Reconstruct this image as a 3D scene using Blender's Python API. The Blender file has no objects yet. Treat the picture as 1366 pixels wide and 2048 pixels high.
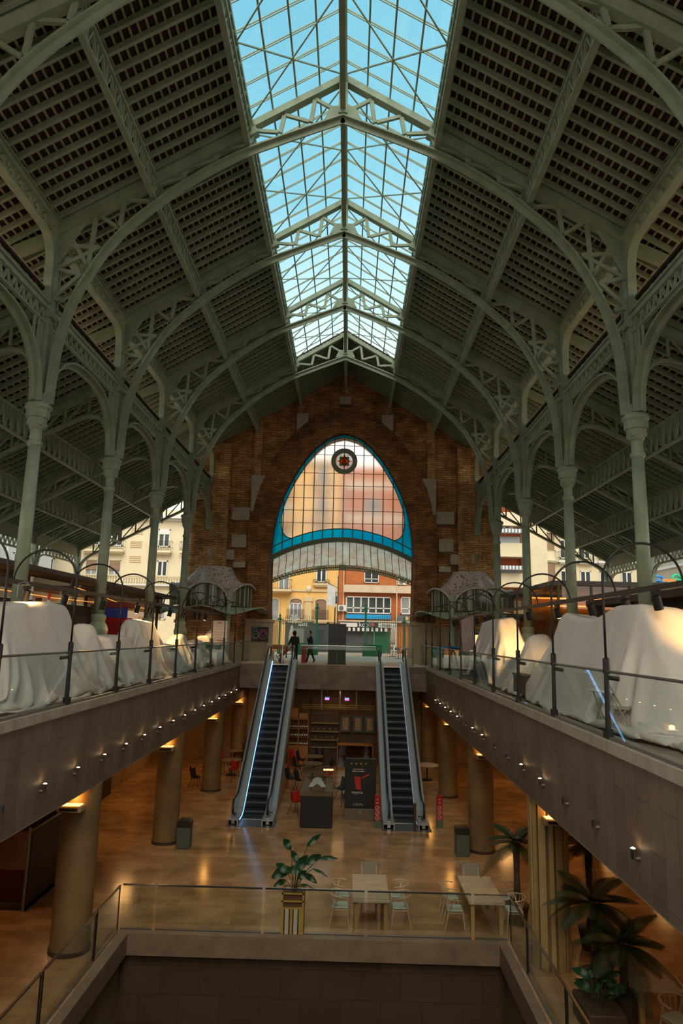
import bpy, math, random
from mathutils import Vector, Matrix
random.seed(7)
SC = bpy.context.scene
COL = SC.collection
PI = math.pi

# ---------------------------------------------------------------- helpers
class MB:
    def __init__(s): s.v = []; s.f = []; s.m = []
    def add(s, vs, fs, mi=0):
        o = len(s.v)
        s.v.extend([tuple(p) for p in vs])
        for f in fs:
            s.f.append(tuple(o + i for i in f)); s.m.append(mi)
        return s
    def box(s, x0, x1, y0, y1, z0, z1, mi=0):
        return s.add([(x0,y0,z0),(x1,y0,z0),(x1,y1,z0),(x0,y1,z0),(x0,y0,z1),(x1,y0,z1),(x1,y1,z1),(x0,y1,z1)],
              [(0,3,2,1),(4,5,6,7),(0,1,5,4),(1,2,6,5),(2,3,7,6),(3,0,4,7)], mi)
    def rbox(s, x0, x1, y0, y1, z0, z1, r=.01, mi=0):
        a = r
        pts = []
        for z, i in ((z0, a), (z0 + a, 0), (z1 - a, 0), (z1, a)):
            for (x, y) in ((x0 + i + a, y0 + i), (x1 - i - a, y0 + i), (x1 - i, y0 + i + a), (x1 - i, y1 - i - a),
                           (x1 - i - a, y1 - i), (x0 + i + a, y1 - i), (x0 + i, y1 - i - a), (x0 + i, y0 + i + a)):
                pts.append((x, y, z))
        fs = [tuple(range(7, -1, -1)), tuple(range(24, 32))]
        for k in range(3):
            for j in range(8):
                fs.append((k*8+j, k*8+(j+1) % 8, k*8+8+(j+1) % 8, k*8+8+j))
        return s.add(pts, fs, mi)
    def bar(s, a, b, w, h, up=(0,0,1), mi=0):
        a = Vector(a); b = Vector(b); d = (b - a)
        if d.length < 1e-6: return s
        d.normalize(); u = Vector(up)
        if abs(d.dot(u)) > .98: u = Vector((1,0,0)) if abs(d.x) < .9 else Vector((0,1,0))
        r = d.cross(u).normalized(); u = r.cross(d).normalized()
        c = []
        for p in (a, b):
            for (i, j) in ((-1,-1),(1,-1),(1,1),(-1,1)):
                c.append(p + r*(i*w/2) + u*(j*h/2))
        return s.add(c, [(0,1,2,3),(7,6,5,4),(0,4,5,1),(1,5,6,2),(2,6,7,3),(3,7,4,0)], mi)
    def tube(s, pts, r, n=8, closed=False, mi=0, cap=True):
        pts = [Vector(p) for p in pts]; N = len(pts)
        rr = r if isinstance(r, (list, tuple)) else [r]*N
        prev = None; vs = []
        for i, p in enumerate(pts):
            if closed: t = pts[(i+1) % N] - pts[i-1]
            else: t = pts[min(i+1, N-1)] - pts[max(i-1, 0)]
            if t.length < 1e-9: t = Vector((0,0,1))
            t.normalize()
            if prev is None:
                u = Vector((0,0,1)) if abs(t.z) < .9 else Vector((1,0,0))
                prev = (u - t*u.dot(t)).normalized()
            else:
                q = prev - t*prev.dot(t)
                prev = q.normalized() if q.length > 1e-6 else prev
            b = t.cross(prev)
            for k in range(n):
                a = 2*PI*k/n
                vs.append(p + (prev*math.cos(a) + b*math.sin(a))*rr[i])
        fs = []
        for i in range(N if closed else N-1):
            j = (i+1) % N
            for k in range(n):
                fs.append((i*n+k, i*n+(k+1) % n, j*n+(k+1) % n, j*n+k))
        if not closed and cap:
            fs.append(tuple(range(n-1, -1, -1))); fs.append(tuple((N-1)*n+k for k in range(n)))
        return s.add(vs, fs, mi)
    def sweep(s, pts, side, w, t, mi=0, closed=False):
        """rectangular section: w along 'side', t along the normal, path on its inner edge centre"""
        pts = [Vector(p) for p in pts]; side = Vector(side).normalized(); N = len(pts); vs = []
        for i, p in enumerate(pts):
            tg = (pts[min(i+1, N-1)] - pts[max(i-1, 0)]).normalized()
            nn = side.cross(tg).normalized()
            vs += [p - side*w/2, p + side*w/2, p + side*w/2 + nn*t, p - side*w/2 + nn*t]
        fs = [(3,2,1,0), tuple((N-1)*4+k for k in range(4))]
        for i in range(N-1):
            for k in range(4):
                fs.append((i*4+k, i*4+(k+1) % 4, i*4+4+(k+1) % 4, i*4+4+k))
        return s.add(vs, fs, mi)
    def lathe(s, prof, n=16, c=(0,0), mi=0, a0=0, sq=None):
        vs = []; N = len(prof)
        for (r, z) in prof:
            for k in range(n):
                a = a0 + 2*PI*k/n
                q = 1 if sq is None else sq(a)
                vs.append((c[0] + r*q*math.cos(a), c[1] + r*q*math.sin(a), z))
        fs = [tuple(range(n-1, -1, -1)), tuple((N-1)*n+k for k in range(n))]
        for i in range(N-1):
            for k in range(n):
                fs.append((i*n+k, i*n+(k+1) % n, i*n+n+(k+1) % n, i*n+n+k))
        return s.add(vs, fs, mi)
    def prism(s, poly, ax, d0, d1, mi=0):
        """poly of 2d points, extruded along axis ax ('x': (y,z), 'y': (x,z), 'z': (x,y))"""
        def P(p, d):
            return {'x': (d, p[0], p[1]), 'y': (p[0], d, p[1]), 'z': (p[0], p[1], d)}[ax]
        n = len(poly)
        vs = [P(p, d0) for p in poly] + [P(p, d1) for p in poly]
        fs = [tuple(range(n-1, -1, -1)), tuple(range(n, 2*n))]
        for k in range(n): fs.append((k, (k+1) % n, n+(k+1) % n, n+k))
        return s.add(vs, fs, mi)
    def grid(s, fn, nu, nv, closeu=False, mi=0):
        vs = [fn(i/(nu if closeu else nu-1), j/(nv-1)) for j in range(nv) for i in range(nu)]
        fs = []
        for j in range(nv-1):
            for i in range(nu if closeu else nu-1):
                k = (i+1) % nu
                fs.append((j*nu+i, j*nu+k, (j+1)*nu+k, (j+1)*nu+i))
        return s.add(vs, fs, mi)
    def sphere(s, c, r, n=10, m=6, sc=(1,1,1), mi=0):
        vs = [(c[0], c[1], c[2]-r*sc[2])]; 
        for j in range(1, m):
            b = -PI/2 + PI*j/m
            for k in range(n):
                a = 2*PI*k/n
                vs.append((c[0]+r*sc[0]*math.cos(b)*math.cos(a), c[1]+r*sc[1]*math.cos(b)*math.sin(a), c[2]+r*sc[2]*math.sin(b)))
        vs.append((c[0], c[1], c[2]+r*sc[2])); T = len(vs)-1; fs = []
        for k in range(n):
            fs.append((0, 1+(k+1) % n, 1+k)); fs.append((T, 1+(m-2)*n+k, 1+(m-2)*n+(k+1) % n))
        for j in range(m-2):
            for k in range(n):
                fs.append((1+j*n+k, 1+j*n+(k+1) % n, 1+(j+1)*n+(k+1) % n, 1+(j+1)*n+k))
        return s.add(vs, fs, mi)
    def build(s, name, mat, parent=None, smooth=False, loc=None, bevel=0, auto=False):
        me = bpy.data.meshes.new(name)
        me.from_pydata(s.v, [], s.f)
        ms = mat if isinstance(mat, (list, tuple)) else [mat]
        for m in ms: me.materials.append(m)
        if len(ms) > 1: me.polygons.foreach_set('material_index', s.m)
        if smooth: me.polygons.foreach_set('use_smooth', [True]*len(me.polygons))
        me.update()
        if smooth and auto: me.set_sharp_from_angle(angle=math.radians(40))
        o = bpy.data.objects.new(name, me); COL.objects.link(o)
        if parent is not None: o.parent = parent
        if loc: o.location = loc
        return o

def tag(o, label=None, cat=None, group=None, kind=None):
    if label: o['label'] = label
    if cat: o['category'] = cat
    if group: o['group'] = group
    if kind: o['kind'] = kind
    return o
def thing(name, label, cat, loc=(0,0,0), group=None, rz=0, kind=None):
    o = bpy.data.objects.new(name, None); COL.objects.link(o)
    o.location = loc; o.rotation_euler = (0,0,rz); o.empty_display_size = .2
    return tag(o, label, cat, group, kind)
def copy_tree(o, parent=None):
    c = o.copy(); COL.objects.link(c); c.parent = parent
    for ch in list(o.children): copy_tree(ch, c)
    return c
def dup(root, loc=None, label=None, rz=None, group=None):
    c = copy_tree(root)
    if loc is not None: c.location = loc
    if rz is not None: c.rotation_euler = (0,0,rz)
    if label: c['label'] = label
    if group: c['group'] = group
    return c
ORD = ['first','second','third','fourth','fifth','sixth','seventh','eighth','ninth','tenth','eleventh','twelfth','thirteenth','fourteenth','fifteenth','sixteenth','seventeenth','eighteenth']
def lerp(a, b, t): return a + (b-a)*t
def interp(pts, n):
    """resample polyline by Catmull-Rom"""
    P = [Vector(p) for p in pts]; P = [P[0]*2-P[1]] + P + [P[-1]*2-P[-2]]; out = []
    for i in range(1, len(P)-2):
        for k in range(n):
            t = k/n; a, b, c, d = P[i-1], P[i], P[i+1], P[i+2]
            out.append(.5*((2*b) + (c-a)*t + (2*a-5*b+4*c-d)*t*t + (3*b-a-3*c+d)*t**3))
    out.append(P[-2]); return out

# ---------------------------------------------------------------- materials
def nt(m): return m.node_tree.nodes, m.node_tree.links
def mat(name, col, rough=.6, metal=0, var=0, scale=3, bump=0, bscale=30, spec=.5, col2=None, stretch=None):
    m = bpy.data.materials.new(name); m.use_nodes = True; N, L = nt(m)
    b = N['Principled BSDF']; b.inputs['Base Color'].default_value = (*col, 1)
    b.inputs['Roughness'].default_value = rough; b.inputs['Metallic'].default_value = metal
    b.inputs['Specular IOR Level'].default_value = spec
    if var or col2 or bump:
        g = N.new('ShaderNodeNewGeometry'); src = g.outputs['Position']
        if stretch:
            mp = N.new('ShaderNodeMapping'); mp.inputs['Scale'].default_value = stretch
            L.new(src, mp.inputs['Vector']); src = mp.outputs['Vector']
    if var or col2:
        t = N.new('ShaderNodeTexNoise'); t.inputs['Scale'].default_value = scale; t.inputs['Detail'].default_value = 5
        L.new(src, t.inputs['Vector'])
        r = N.new('ShaderNodeValToRGB'); r.color_ramp.elements[0].position = .3; r.color_ramp.elements[1].position = .7
        c2 = col2 or tuple(min(1, c*(1+var)) for c in col); c1 = col if col2 else tuple(c*(1-var) for c in col)
        r.color_ramp.elements[0].color = (*c1, 1); r.color_ramp.elements[1].color = (*c2, 1)
        L.new(t.outputs['Fac'], r.inputs['Fac']); L.new(r.outputs['Color'], b.inputs['Base Color'])
    if bump:
        t2 = N.new('ShaderNodeTexNoise'); t2.inputs['Scale'].default_value = bscale; t2.inputs['Detail'].default_value = 4
        L.new(src, t2.inputs['Vector'])
        bp = N.new('ShaderNodeBump'); bp.inputs['Strength'].default_value = bump; bp.inputs['Distance'].default_value = .02
        L.new(t2.outputs['Fac'], bp.inputs['Height']); L.new(bp.outputs['Normal'], b.inputs['Normal'])
    return m
def brickmat(name, c1, c2, mortar, bw, bh, axes, ms=.012, rough=.75, offset=.5, wob=0, nvar=.35, spec=.3, bias=0, bump=0, sq=1):
    """axes: two letters of world axes, e.g. 'xz'"""
    m = bpy.data.materials.new(name); m.use_nodes = True; N, L = nt(m); b = N['Principled BSDF']
    g = N.new('ShaderNodeNewGeometry'); sp = N.new('ShaderNodeSeparateXYZ'); L.new(g.outputs['Position'], sp.inputs[0])
    cb = N.new('ShaderNodeCombineXYZ')
    if axes == 'hz':
        ad = N.new('ShaderNodeMath'); ad.operation = 'ADD'; L.new(sp.outputs['X'], ad.inputs[0]); L.new(sp.outputs['Y'], ad.inputs[1])
        L.new(ad.outputs[0], cb.inputs[0]); L.new(sp.outputs['Z'], cb.inputs[1])
    else:
        for i, a in enumerate(axes): L.new(sp.outputs[a.upper()], cb.inputs[i])
    v = cb.outputs[0]
    if wob:
        tn = N.new('ShaderNodeTexNoise'); tn.inputs['Scale'].default_value = 2.2; tn.inputs['Detail'].default_value = 3; L.new(v, tn.inputs['Vector'])
        sc = N.new('ShaderNodeVectorMath'); sc.operation = 'SCALE'; sc.inputs['Scale'].default_value = wob; L.new(tn.outputs['Color'], sc.inputs[0])
        av = N.new('ShaderNodeVectorMath'); av.operation = 'ADD'; L.new(v, av.inputs[0]); L.new(sc.outputs[0], av.inputs[1]); v = av.outputs[0]
    t = N.new('ShaderNodeTexBrick'); L.new(v, t.inputs['Vector'])
    t.inputs['Color1'].default_value = (*c1, 1); t.inputs['Color2'].default_value = (*c2, 1); t.inputs['Mortar'].default_value = (*mortar, 1)
    t.inputs['Scale'].default_value = 1; t.inputs['Brick Width'].default_value = bw; t.inputs['Row Height'].default_value = bh
    t.inputs['Mortar Size'].default_value = ms; t.inputs['Bias'].default_value = bias; t.offset = offset; t.squash = sq
    n2 = N.new('ShaderNodeTexNoise'); n2.inputs['Scale'].default_value = 1.3; n2.inputs['Detail'].default_value = 6; L.new(g.outputs['Position'], n2.inputs['Vector'])
    mr = N.new('ShaderNodeMapRange'); mr.inputs['From Min'].default_value = .3; mr.inputs['From Max'].default_value = .7
    mr.inputs['To Min'].default_value = 1-nvar; mr.inputs['To Max'].default_value = 1+nvar*.6; L.new(n2.outputs['Fac'], mr.inputs['Value'])
    mx = N.new('ShaderNodeMix'); mx.data_type = 'RGBA'; mx.blend_type = 'MULTIPLY'; mx.inputs['Factor'].default_value = 1
    L.new(t.outputs['Color'], mx.inputs['A']); L.new(mr.outputs['Result'], mx.inputs['B']); L.new(mx.outputs['Result'], b.inputs['Base Color'])
    b.inputs['Roughness'].default_value = rough; b.inputs['Specular IOR Level'].default_value = spec
    if bump:
        bp = N.new('ShaderNodeBump'); bp.inputs['Strength'].default_value = bump; bp.inputs['Distance'].default_value = .02; bp.invert = True
        L.new(t.outputs['Fac'], bp.inputs['Height']); L.new(bp.outputs['Normal'], b.inputs['Normal'])
    return m
def glass(name, tint=(1,1,1), refl=.06, edge=.5, rough=0.0):
    m = bpy.data.materials.new(name); m.use_nodes = True; N, L = nt(m); N.clear()
    o = N.new('ShaderNodeOutputMaterial'); tr = N.new('ShaderNodeBsdfTransparent'); tr.inputs[0].default_value = (*tint, 1)
    gl = N.new('ShaderNodeBsdfGlossy'); gl.inputs['Roughness'].default_value = rough; gl.inputs['Color'].default_value = (.9,.95,.95,1)
    lf = N.new('ShaderNodeLayerWeight'); lf.inputs['Blend'].default_value = .5
    pw = N.new('ShaderNodeMath'); pw.operation = 'POWER'; pw.inputs[1].default_value = 5; L.new(lf.outputs['Facing'], pw.inputs[0])
    lw = N.new('ShaderNodeMath'); lw.operation = 'MULTIPLY_ADD'; lw.inputs[1].default_value = edge; lw.inputs[2].default_value = refl; L.new(pw.outputs[0], lw.inputs[0])
    mx = N.new('ShaderNodeMixShader'); L.new(lw.outputs[0], mx.inputs[0]); L.new(tr.outputs[0], mx.inputs[1]); L.new(gl.outputs[0], mx.inputs[2])
    L.new(mx.outputs[0], o.inputs[0]); return m
def emit(name, col, st):
    m = bpy.data.materials.new(name); m.use_nodes = True; N, L = nt(m); N.clear()
    o = N.new('ShaderNodeOutputMaterial'); e = N.new('ShaderNodeEmission'); e.inputs[0].default_value = (*col, 1); e.inputs[1].default_value = st
    L.new(e.outputs[0], o.inputs[0]); return m
def stained(name, col, amt=.5):
    """coloured pane: see-through plus a bit of diffuse glow from daylight behind"""
    m = bpy.data.materials.new(name); m.use_nodes = True; N, L = nt(m); N.clear()
    o = N.new('ShaderNodeOutputMaterial'); tr = N.new('ShaderNodeBsdfRefraction'); tr.inputs['Color'].default_value = (*col, 1)
    tr.inputs['IOR'].default_value = 1.12; tr.inputs['Roughness'].default_value = .42
    tl = N.new('ShaderNodeBsdfTranslucent'); tl.inputs[0].default_value = (*col, 1)
    mx = N.new('ShaderNodeMixShader'); mx.inputs[0].default_value = amt
    L.new(tr.outputs[0], mx.inputs[1]); L.new(tl.outputs[0], mx.inputs[2]); L.new(mx.outputs[0], o.inputs[0]); return m

M = {}
M['steel'] = mat('sage_green_paint', (.305,.355,.25), .5, 0, .16, 2.2, .05, 60)
M['steel_dark'] = mat('dark_green_paint', (.10,.13,.085), .5, 0, .2, 3)
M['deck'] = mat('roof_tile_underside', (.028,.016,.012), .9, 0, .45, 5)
M['batten'] = mat('timber_batten', (.40,.32,.20), .8, 0, .25, 6)
M['tiles'] = mat('terracotta_tiles', (.55,.36,.22), .8, 0, .15, 3)
M['brick'] = brickmat('wall_brick', (.70,.36,.145), (.43,.20,.076), (.18,.09,.04), .60, .14, 'hz', .016, .85, .5, .26, .5)
M['pier'] = brickmat('pier_brick', (.72,.42,.17), (.46,.24,.09), (.2,.10,.04), .5, .14, 'hz', .016, .85, .5, .26, .5)
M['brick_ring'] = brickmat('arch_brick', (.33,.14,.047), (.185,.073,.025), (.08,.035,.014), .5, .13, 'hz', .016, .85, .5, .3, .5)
M['stone'] = mat('pale_stone', (.40,.34,.26), .8, 0, .18, 2.5, .1, 20)
M['clad'] = brickmat('balcony_cladding', (.235,.165,.12), (.19,.13,.095), (.12,.08,.058), 1.2, .42, 'zy', .006, .55, .5, 0, .18)
M['cladx'] = brickmat('landing_cladding', (.24,.18,.145), (.17,.125,.10), (.10,.075,.06), .62, .34, 'xz', .006, .5, .5, 0, .2)
M['floor'] = brickmat('honey_marble_floor', (.58,.335,.165), (.42,.235,.11), (.25,.15,.075), 1.15, .36, 'xy', .005, .15, .37, 0, .34, .5)
M['plaza'] = brickmat('plaza_paving', (.64,.48,.37), (.54,.40,.31), (.3,.24,.19), .8, .4, 'xy', .01, .8, .5, 0, .15)
M['balfloor'] = brickmat('balcony_paving', (.34,.27,.20), (.27,.21,.16), (.15,.12,.09), .8, .4, 'xy', .008, .5, .5, 0, .2)
M['plaster'] = mat('lower_plaster', (.42,.29,.15), .8, 0, .15, 1.2)
M['concrete'] = mat('round_column_concrete', (.205,.125,.05), .6, 0, .25, 1.3, .08, 15)
M['ceiling'] = mat('lower_ceiling', (.30,.25,.19), .85)
M['black'] = mat('black_metal', (.012,.012,.013), .45)
M['blackp'] = mat('black_plastic', (.015,.015,.016), .4)
M['chrome'] = mat('brushed_steel', (.55,.57,.60), .28, 1)
M['alu'] = mat('satin_aluminium', (.42,.45,.48), .4, .35)
M['greymetal'] = mat('grey_metal', (.28,.27,.26), .4, .8)
M['cloth'] = mat('white_dust_sheet', (.66,.60,.55), .9, 0, .06, 2, .9, 4.5, .3, None, (1,1,.45))
M['wood'] = mat('pale_wood', (.62,.46,.31), .5, 0, .2, 2, 0, 1, .5, None, (1,9,9))
M['glass'] = glass('clear_glass', (.93,.96,.95))
M['glass_sky'] = glass('skylight_glass', (.80,.90,.93))
M['white'] = mat('white_paint', (.75,.74,.72), .6)
M['dark'] = mat('dark_interior', (.02,.017,.014), .8)
EXPO = 0.9
# ---------------------------------------------------------------- iron hall
BAY = 5.907
Y = {i: 17.915 + BAY*(i-1) for i in range(-3, 6)}
def deckz(x): return 18.32 - .61*abs(x)
def adeck(x): return 6.75 + .53*(16.2-abs(x))
ARCH = [(8.02,7.7),(7.99,8.5),(7.95,9.15),(7.86,9.8),(7.62,10.72),(7.25,11.55),(6.78,12.4),(6.25,13.08),(5.7,13.63),
        (4.9,14.33),(4.17,14.87),(3.4,15.35),(2.73,15.7),(1.8,16.1),(.9,16.47),(0,16.83)]
def archz(x):
    for a, b in zip(ARCH, ARCH[1:]):
        if b[0] <= x <= a[0]: return lerp(a[1], b[1], (a[0]-x)/(a[0]-b[0]+1e-9))
    return ARCH[0][1]
NEAR = {0:'nearest', 1:'second nearest', 2:'third nearest', 3:'fourth nearest', 4:'farthest'}

# roof truss: prototype, then copies
def make_truss():
    t = thing('roof_truss', '', 'roof truss', (0, 0, 0), 'riveted trusses of the nave')
    for s in (-1, 1):
        b = MB(); b.bar((s*8.2, 0, deckz(8.2)-.32), (s*2.6, 0, deckz(2.6)-.32), .26, .46); b.build('top_chord', M['steel'], t)
        b = MB(); b.bar((s*2.75, 0, deckz(2.75)-.22), (0, 0, deckz(0)-.22), .26, .2); b.build('skylight_chord', M['steel'], t)
        pts = [(s*x, 0, z) for x, z in ARCH]
        b = MB(); P = interp(pts, 3)
        side = (0, -s, 0)
        b.sweep(P, side, .30, .05); b.sweep([p for p in P], side, .05, .22)
        ac = b.build('arch_chord', M['steel'], t)
        b = MB()
        for k in range(len(P)-1):
            for j in range(4):
                p = P[k].lerp(P[k+1], j/4); tg = (P[k+1]-P[k]).normalized(); nn = Vector((0,-s,0)).cross(tg).normalized()
                for d in (-.1,.1):
                    c = p+Vector((0,d,0)); e = .016; b.add([c-tg*e+Vector((0,-e,0)),c+tg*e+Vector((0,-e,0)),c+tg*e+Vector((0,e,0)),c-tg*e+Vector((0,e,0)),c-nn*.014],[(0,1,4),(1,2,4),(2,3,4),(3,0,4)])
        tag(b.build('rivets', M['steel'], ac), kind='stuff')
        def brace(lo, hi, w=.12):
            q = MB(); q.bar((s*lo[0],0,lo[1]), (s*hi[0],0,hi[1]), w, .085, (0,1,0)); q.build('brace', M['steel'], t)
        xs = [.08, .95, 1.85, 2.75]
        for xa, xb in zip(xs, xs[1:]):
            brace((xa+.06, archz(xa)+.2), (xb-.1, deckz(xb-.1)-.38), .10); brace((xb, archz(xb)+.18), (xb-.1, deckz(xb-.1)-.42))
        xs = [2.75, 3.65, 4.55, 5.45, 6.3, 7.1, 7.95]
        for xa, xb in zip(xs, xs[1:]):
            if xa > 2.8: brace((xa+.1, archz(xa+.1)+.18), (xa, deckz(xa)-.45))
            brace((xa+.1, archz(xa+.1)+.18), (xb-.05, deckz(xb)-.5), .10)
        # struts between arch and post near the column
        for za, zb in ((12.45, 12.5), (11.6, 11.75), (10.75, 10.85), (12.45, 11.75), (11.6, 10.85)):
            xa = max(x for x, z in ((x/100, archz(x/100)) for x in range(500, 802)) if z >= za - .05)
            b = MB(); b.bar((s*(xa+.15), 0, za), (s*8.12, 0, zb), .11, .08, (0,1,0)); b.build('brace', M['steel'], t)
        # gusset at eave, web plate joining arch foot and post
        b = MB(); b.prism([(s*8.15, deckz(8.2)-.3), (s*7.3, deckz(7.3)-.5), (s*7.75, deckz(8.2)-.75), (s*8.1, deckz(8.2)-1.5)], 'y', -.04, .04); b.build('gusset', M['steel'], t)
        b = MB(); b.bar((s*8.35, 0, 12.72), (s*10.0, 0, 11.95), .2, .34); b.bar((s*8.4, 0, 10.9), (s*9.6, 0, 12.15), .1, .1); b.build('eave_bracket', M['steel'], t)
    b = MB(); b.box(-.13, .13, -.13, .13, archz(0)+.05, deckz(0)-.15); b.prism([(-.55, archz(.55)+.1), (0, archz(0)-.02), (.55, archz(.55)+.1), (.35, archz(.3)+.45), (-.35, archz(.3)+.45)], 'y', -.05, .05)
    b.build('king_post', M['steel'], t)
    return t
tr0 = make_truss(); tr0.location = (0, Y[1], 0)
tr0['label'] = 'green riveted roof truss nearest wholly in view, its ridge highest up the skylight'
for i, l in ((0, 'green riveted roof truss cut off by both top corners of the photo'), (2, 'second complete green riveted roof truss under the skylight'),
             (3, 'third complete green riveted roof truss, last but one under the skylight'), (4, 'farthest green riveted roof truss, at the end of the skylight before the brick gable')):
    dup(tr0, (0, Y[i], 0), l)

# columns
def make_column():
    t = thing('iron_column', '', 'column', (0,0,0), 'cast iron columns of the nave')
    b = MB(); b.lathe([(.42,0),(.42,.12),(.36,.16),(.34,1.2),(.30,1.28),(.30,1.36)], 8, a0=PI/8); b.build('pedestal', M['steel'], t)
    b = MB(); b.lathe([(.24,1.36),(.33,1.46),(.35,1.6),(.30,1.76),(.22,1.86),(.25,1.95),(.26,2.05),(.2,2.12)], 20); b.build('moulding', M['steel'], t, True, auto=True)
    q = lambda a: 1 + .13*abs(math.cos(2*a))
    b = MB(); b.lathe([(.165,2.1),(.16,4.5),(.145,6.5)], 32, sq=q); b.build('shaft', M['steel'], t, True)
    b = MB(); b.lathe([(.15,6.45),(.20,6.52),(.20,6.6),(.155,6.66),(.155,6.95),(.2,7.0),(.26,7.22),(.26,7.28)], 24)
    for k in range(4):
        a = PI/4 + k*PI/2
        b.sphere((.2*math.cos(a), .2*math.sin(a), 7.12), .09, 8, 6)
    b.lathe([(.31,7.28),(.31,7.5),(.36,7.56),(.36,7.64),(.31,7.7)], 8, a0=PI/8); b.build('capital', M['steel'], t)
    b = MB(); b.box(-.11, .11, -.15, .15, 7.7, 13.15); b.box(-.2, .2, -.19, .19, 7.7, 7.95)
    for z in (10.2, 13.0): b.box(-.17, .17, -.18, .18, z, z+.12)
    b.build('upper_post', M['steel'], t)
    return t
col0 = make_column(); first = True
pos = {-1: 'left', 1: 'right'}
for i in range(1, 5):
    for s in (-1, 1):
        l = f'pale green iron column of the {pos[s]} row, ' + {1:'nearest and tallest in view',2:'second in the row',3:'third in the row',4:'last before the brick gable'}[i]
        if first: o = col0; o.location = (s*8.2, Y[i], 0); o['label'] = l; first = False
        else: dup(col0, (s*8.2, Y[i], 0), l)

# longitudinal lattice girders: one per bay
def make_girder(name, x, zt, zb, y1, w=.16, n=10, cat='girder', grp='', nib=True):
    t = thing(name, '', cat, (x, 0, 0), grp)
    b = MB(); b.box(-w/2, w/2, 0, y1, zt-.09, zt); b.build('top_chord', M['steel'], t)
    b = MB(); b.box(-w/2, w/2, 0, y1, zb, zb+.07); b.build('bottom_chord', M['steel'], t)
    b = MB(); h = y1/n
    for k in range(n):
        b.bar((0, k*h, zb+.05), (0, (k+.5)*h, zt-.05), .05, .07, (1,0,0)); b.bar((0, (k+.5)*h, zt-.05), (0, (k+1)*h, zb+.05), .05, .07, (1,0,0))
    for k in range(1, n): b.box(-.03, .03, k*h-.03, k*h+.03, zb+.05, zt-.05)
    b.build('lattice', M['steel'], t); return t
def bayname(i): return {-1:'behind the near truss', 0:'in the nearest bay', 1:'in the second bay', 2:'in the third bay', 3:'in the fourth bay', 4:'in the last bay by the gable'}[i]
def run_girders(name, x, zt, zb, lab, bays, grp, w=.16, n=10, ylast=41.25):
    g = None
    for i in bays:
        if i == 4 and g is not None:
            o = make_girder(name, x, zt, zb, ylast - Y[4], w, n, 'girder', grp)
        elif g is None:
            g = o = make_girder(name, x, zt, zb, BAY, w, n, 'girder', grp)
        else: o = copy_tree(g)
        o.location = (x, Y[i], 0); o['label'] = f'{lab} {bayname(i)}'
run_girders('ridge_girder', 0, deckz(0)-.32, 17.0, 'slim green ridge girder under the skylight peak', range(0, 5), 'ridge girders')
for s in (-1, 1):
    run_girders('skylight_girder', s*2.78, deckz(2.78)-.3, 15.72, f'green girder along the {pos[s]} skylight edge', range(0, 5), f'skylight girders on the {pos[s]}')
    run_girders('purlin_girder', s*5.45, deckz(5.45)-.3, 13.98, f'green lattice girder halfway down the {pos[s]} slope', range(0, 5), f'mid slope girders on the {pos[s]}')

# eave girders with rounded clerestory frames
def make_eave(s, L):
    t = thing('eave_girder', '', 'girder', (s*8.2, 0, 0), f'eave girders on the {pos[s]}')
    b = MB(); b.box(-.13, .13, .1, L-.1, 12.98, 13.14); b.box(-.2, .2, .1, L-.1, 13.1, 13.14); b.build('top_chord', M['steel'], t)
    pts = [(0, .22, 10.62), (0, .22, 11.6), (0, .26, 12.05), (0, .42, 12.4), (0, .7, 12.58), (0, 1.0, 12.62)]
    pts = interp(pts, 3); pts = pts + [Vector((0, L-p.y, p.z)) for p in reversed(pts)]
    b = MB(); b.sweep(pts, (-1,0,0), .24, .07); b.build('clerestory_frame', M['steel'], t)
    b = MB(); n = 10; h = (L-1.2)/n
    for k in range(n):
        y = .6+k*h
        b.bar((0, y, 12.66), (0, y+h/2, 13.0), .05, .06, (1,0,0)); b.bar((0, y+h/2, 13.0), (0, y+h, 12.66), .05, .06, (1,0,0)); b.bar((0,y,12.66),(0,y,13.0),.05,.05)
    b.build('lattice', M['steel'], t); return t
def make_arcade(s, L):
    t = thing('arcade_arch', '', 'arch', (s*8.2, 0, 0), f'arcade arches on the {pos[s]}')
    b = MB(); b.box(-.06, .06, .1, L-.1, 10.42, 10.6); b.box(-.11, .11, .1, L-.1, 10.58, 10.63); b.build('beam', M['steel'], t)
    b = MB(); b.box(-.05, .05, .15, L-.15, 9.99, 10.05); n = 14; h = (L-.4)/n
    for k in range(n):
        y = .2+k*h; b.bar((0,y,10.02),(0,y+h/2,10.42),.05,.06,(1,0,0)); b.bar((0,y+h/2,10.42),(0,y+h,10.02),.05,.06,(1,0,0))
    b.build('lattice', M['steel'], t)
    hs = L/2-.24; P = []
    for k in range(33):
        a = PI*k/32; c = math.cos(a); P.append(Vector((0, L/2 - hs*math.copysign(abs(c)**.8, c), 7.72 + 2.03*math.sin(a)**.92)))
    b = MB(); b.sweep(P, (-1,0,0), .34, .06); b.sweep(P, (-1,0,0), .06, .2); b.build('arch_rib', M['steel'], t)
    for k in (1,2,3,5,7,25,27,29,30,31):
        p = P[k]
        if p.z < 9.7: b = MB(); b.bar((0,p.y,p.z+.1),(0,p.y,10.0),.06,.06); b.build('spandrel_strut', M['steel'], t)
    return t
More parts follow.
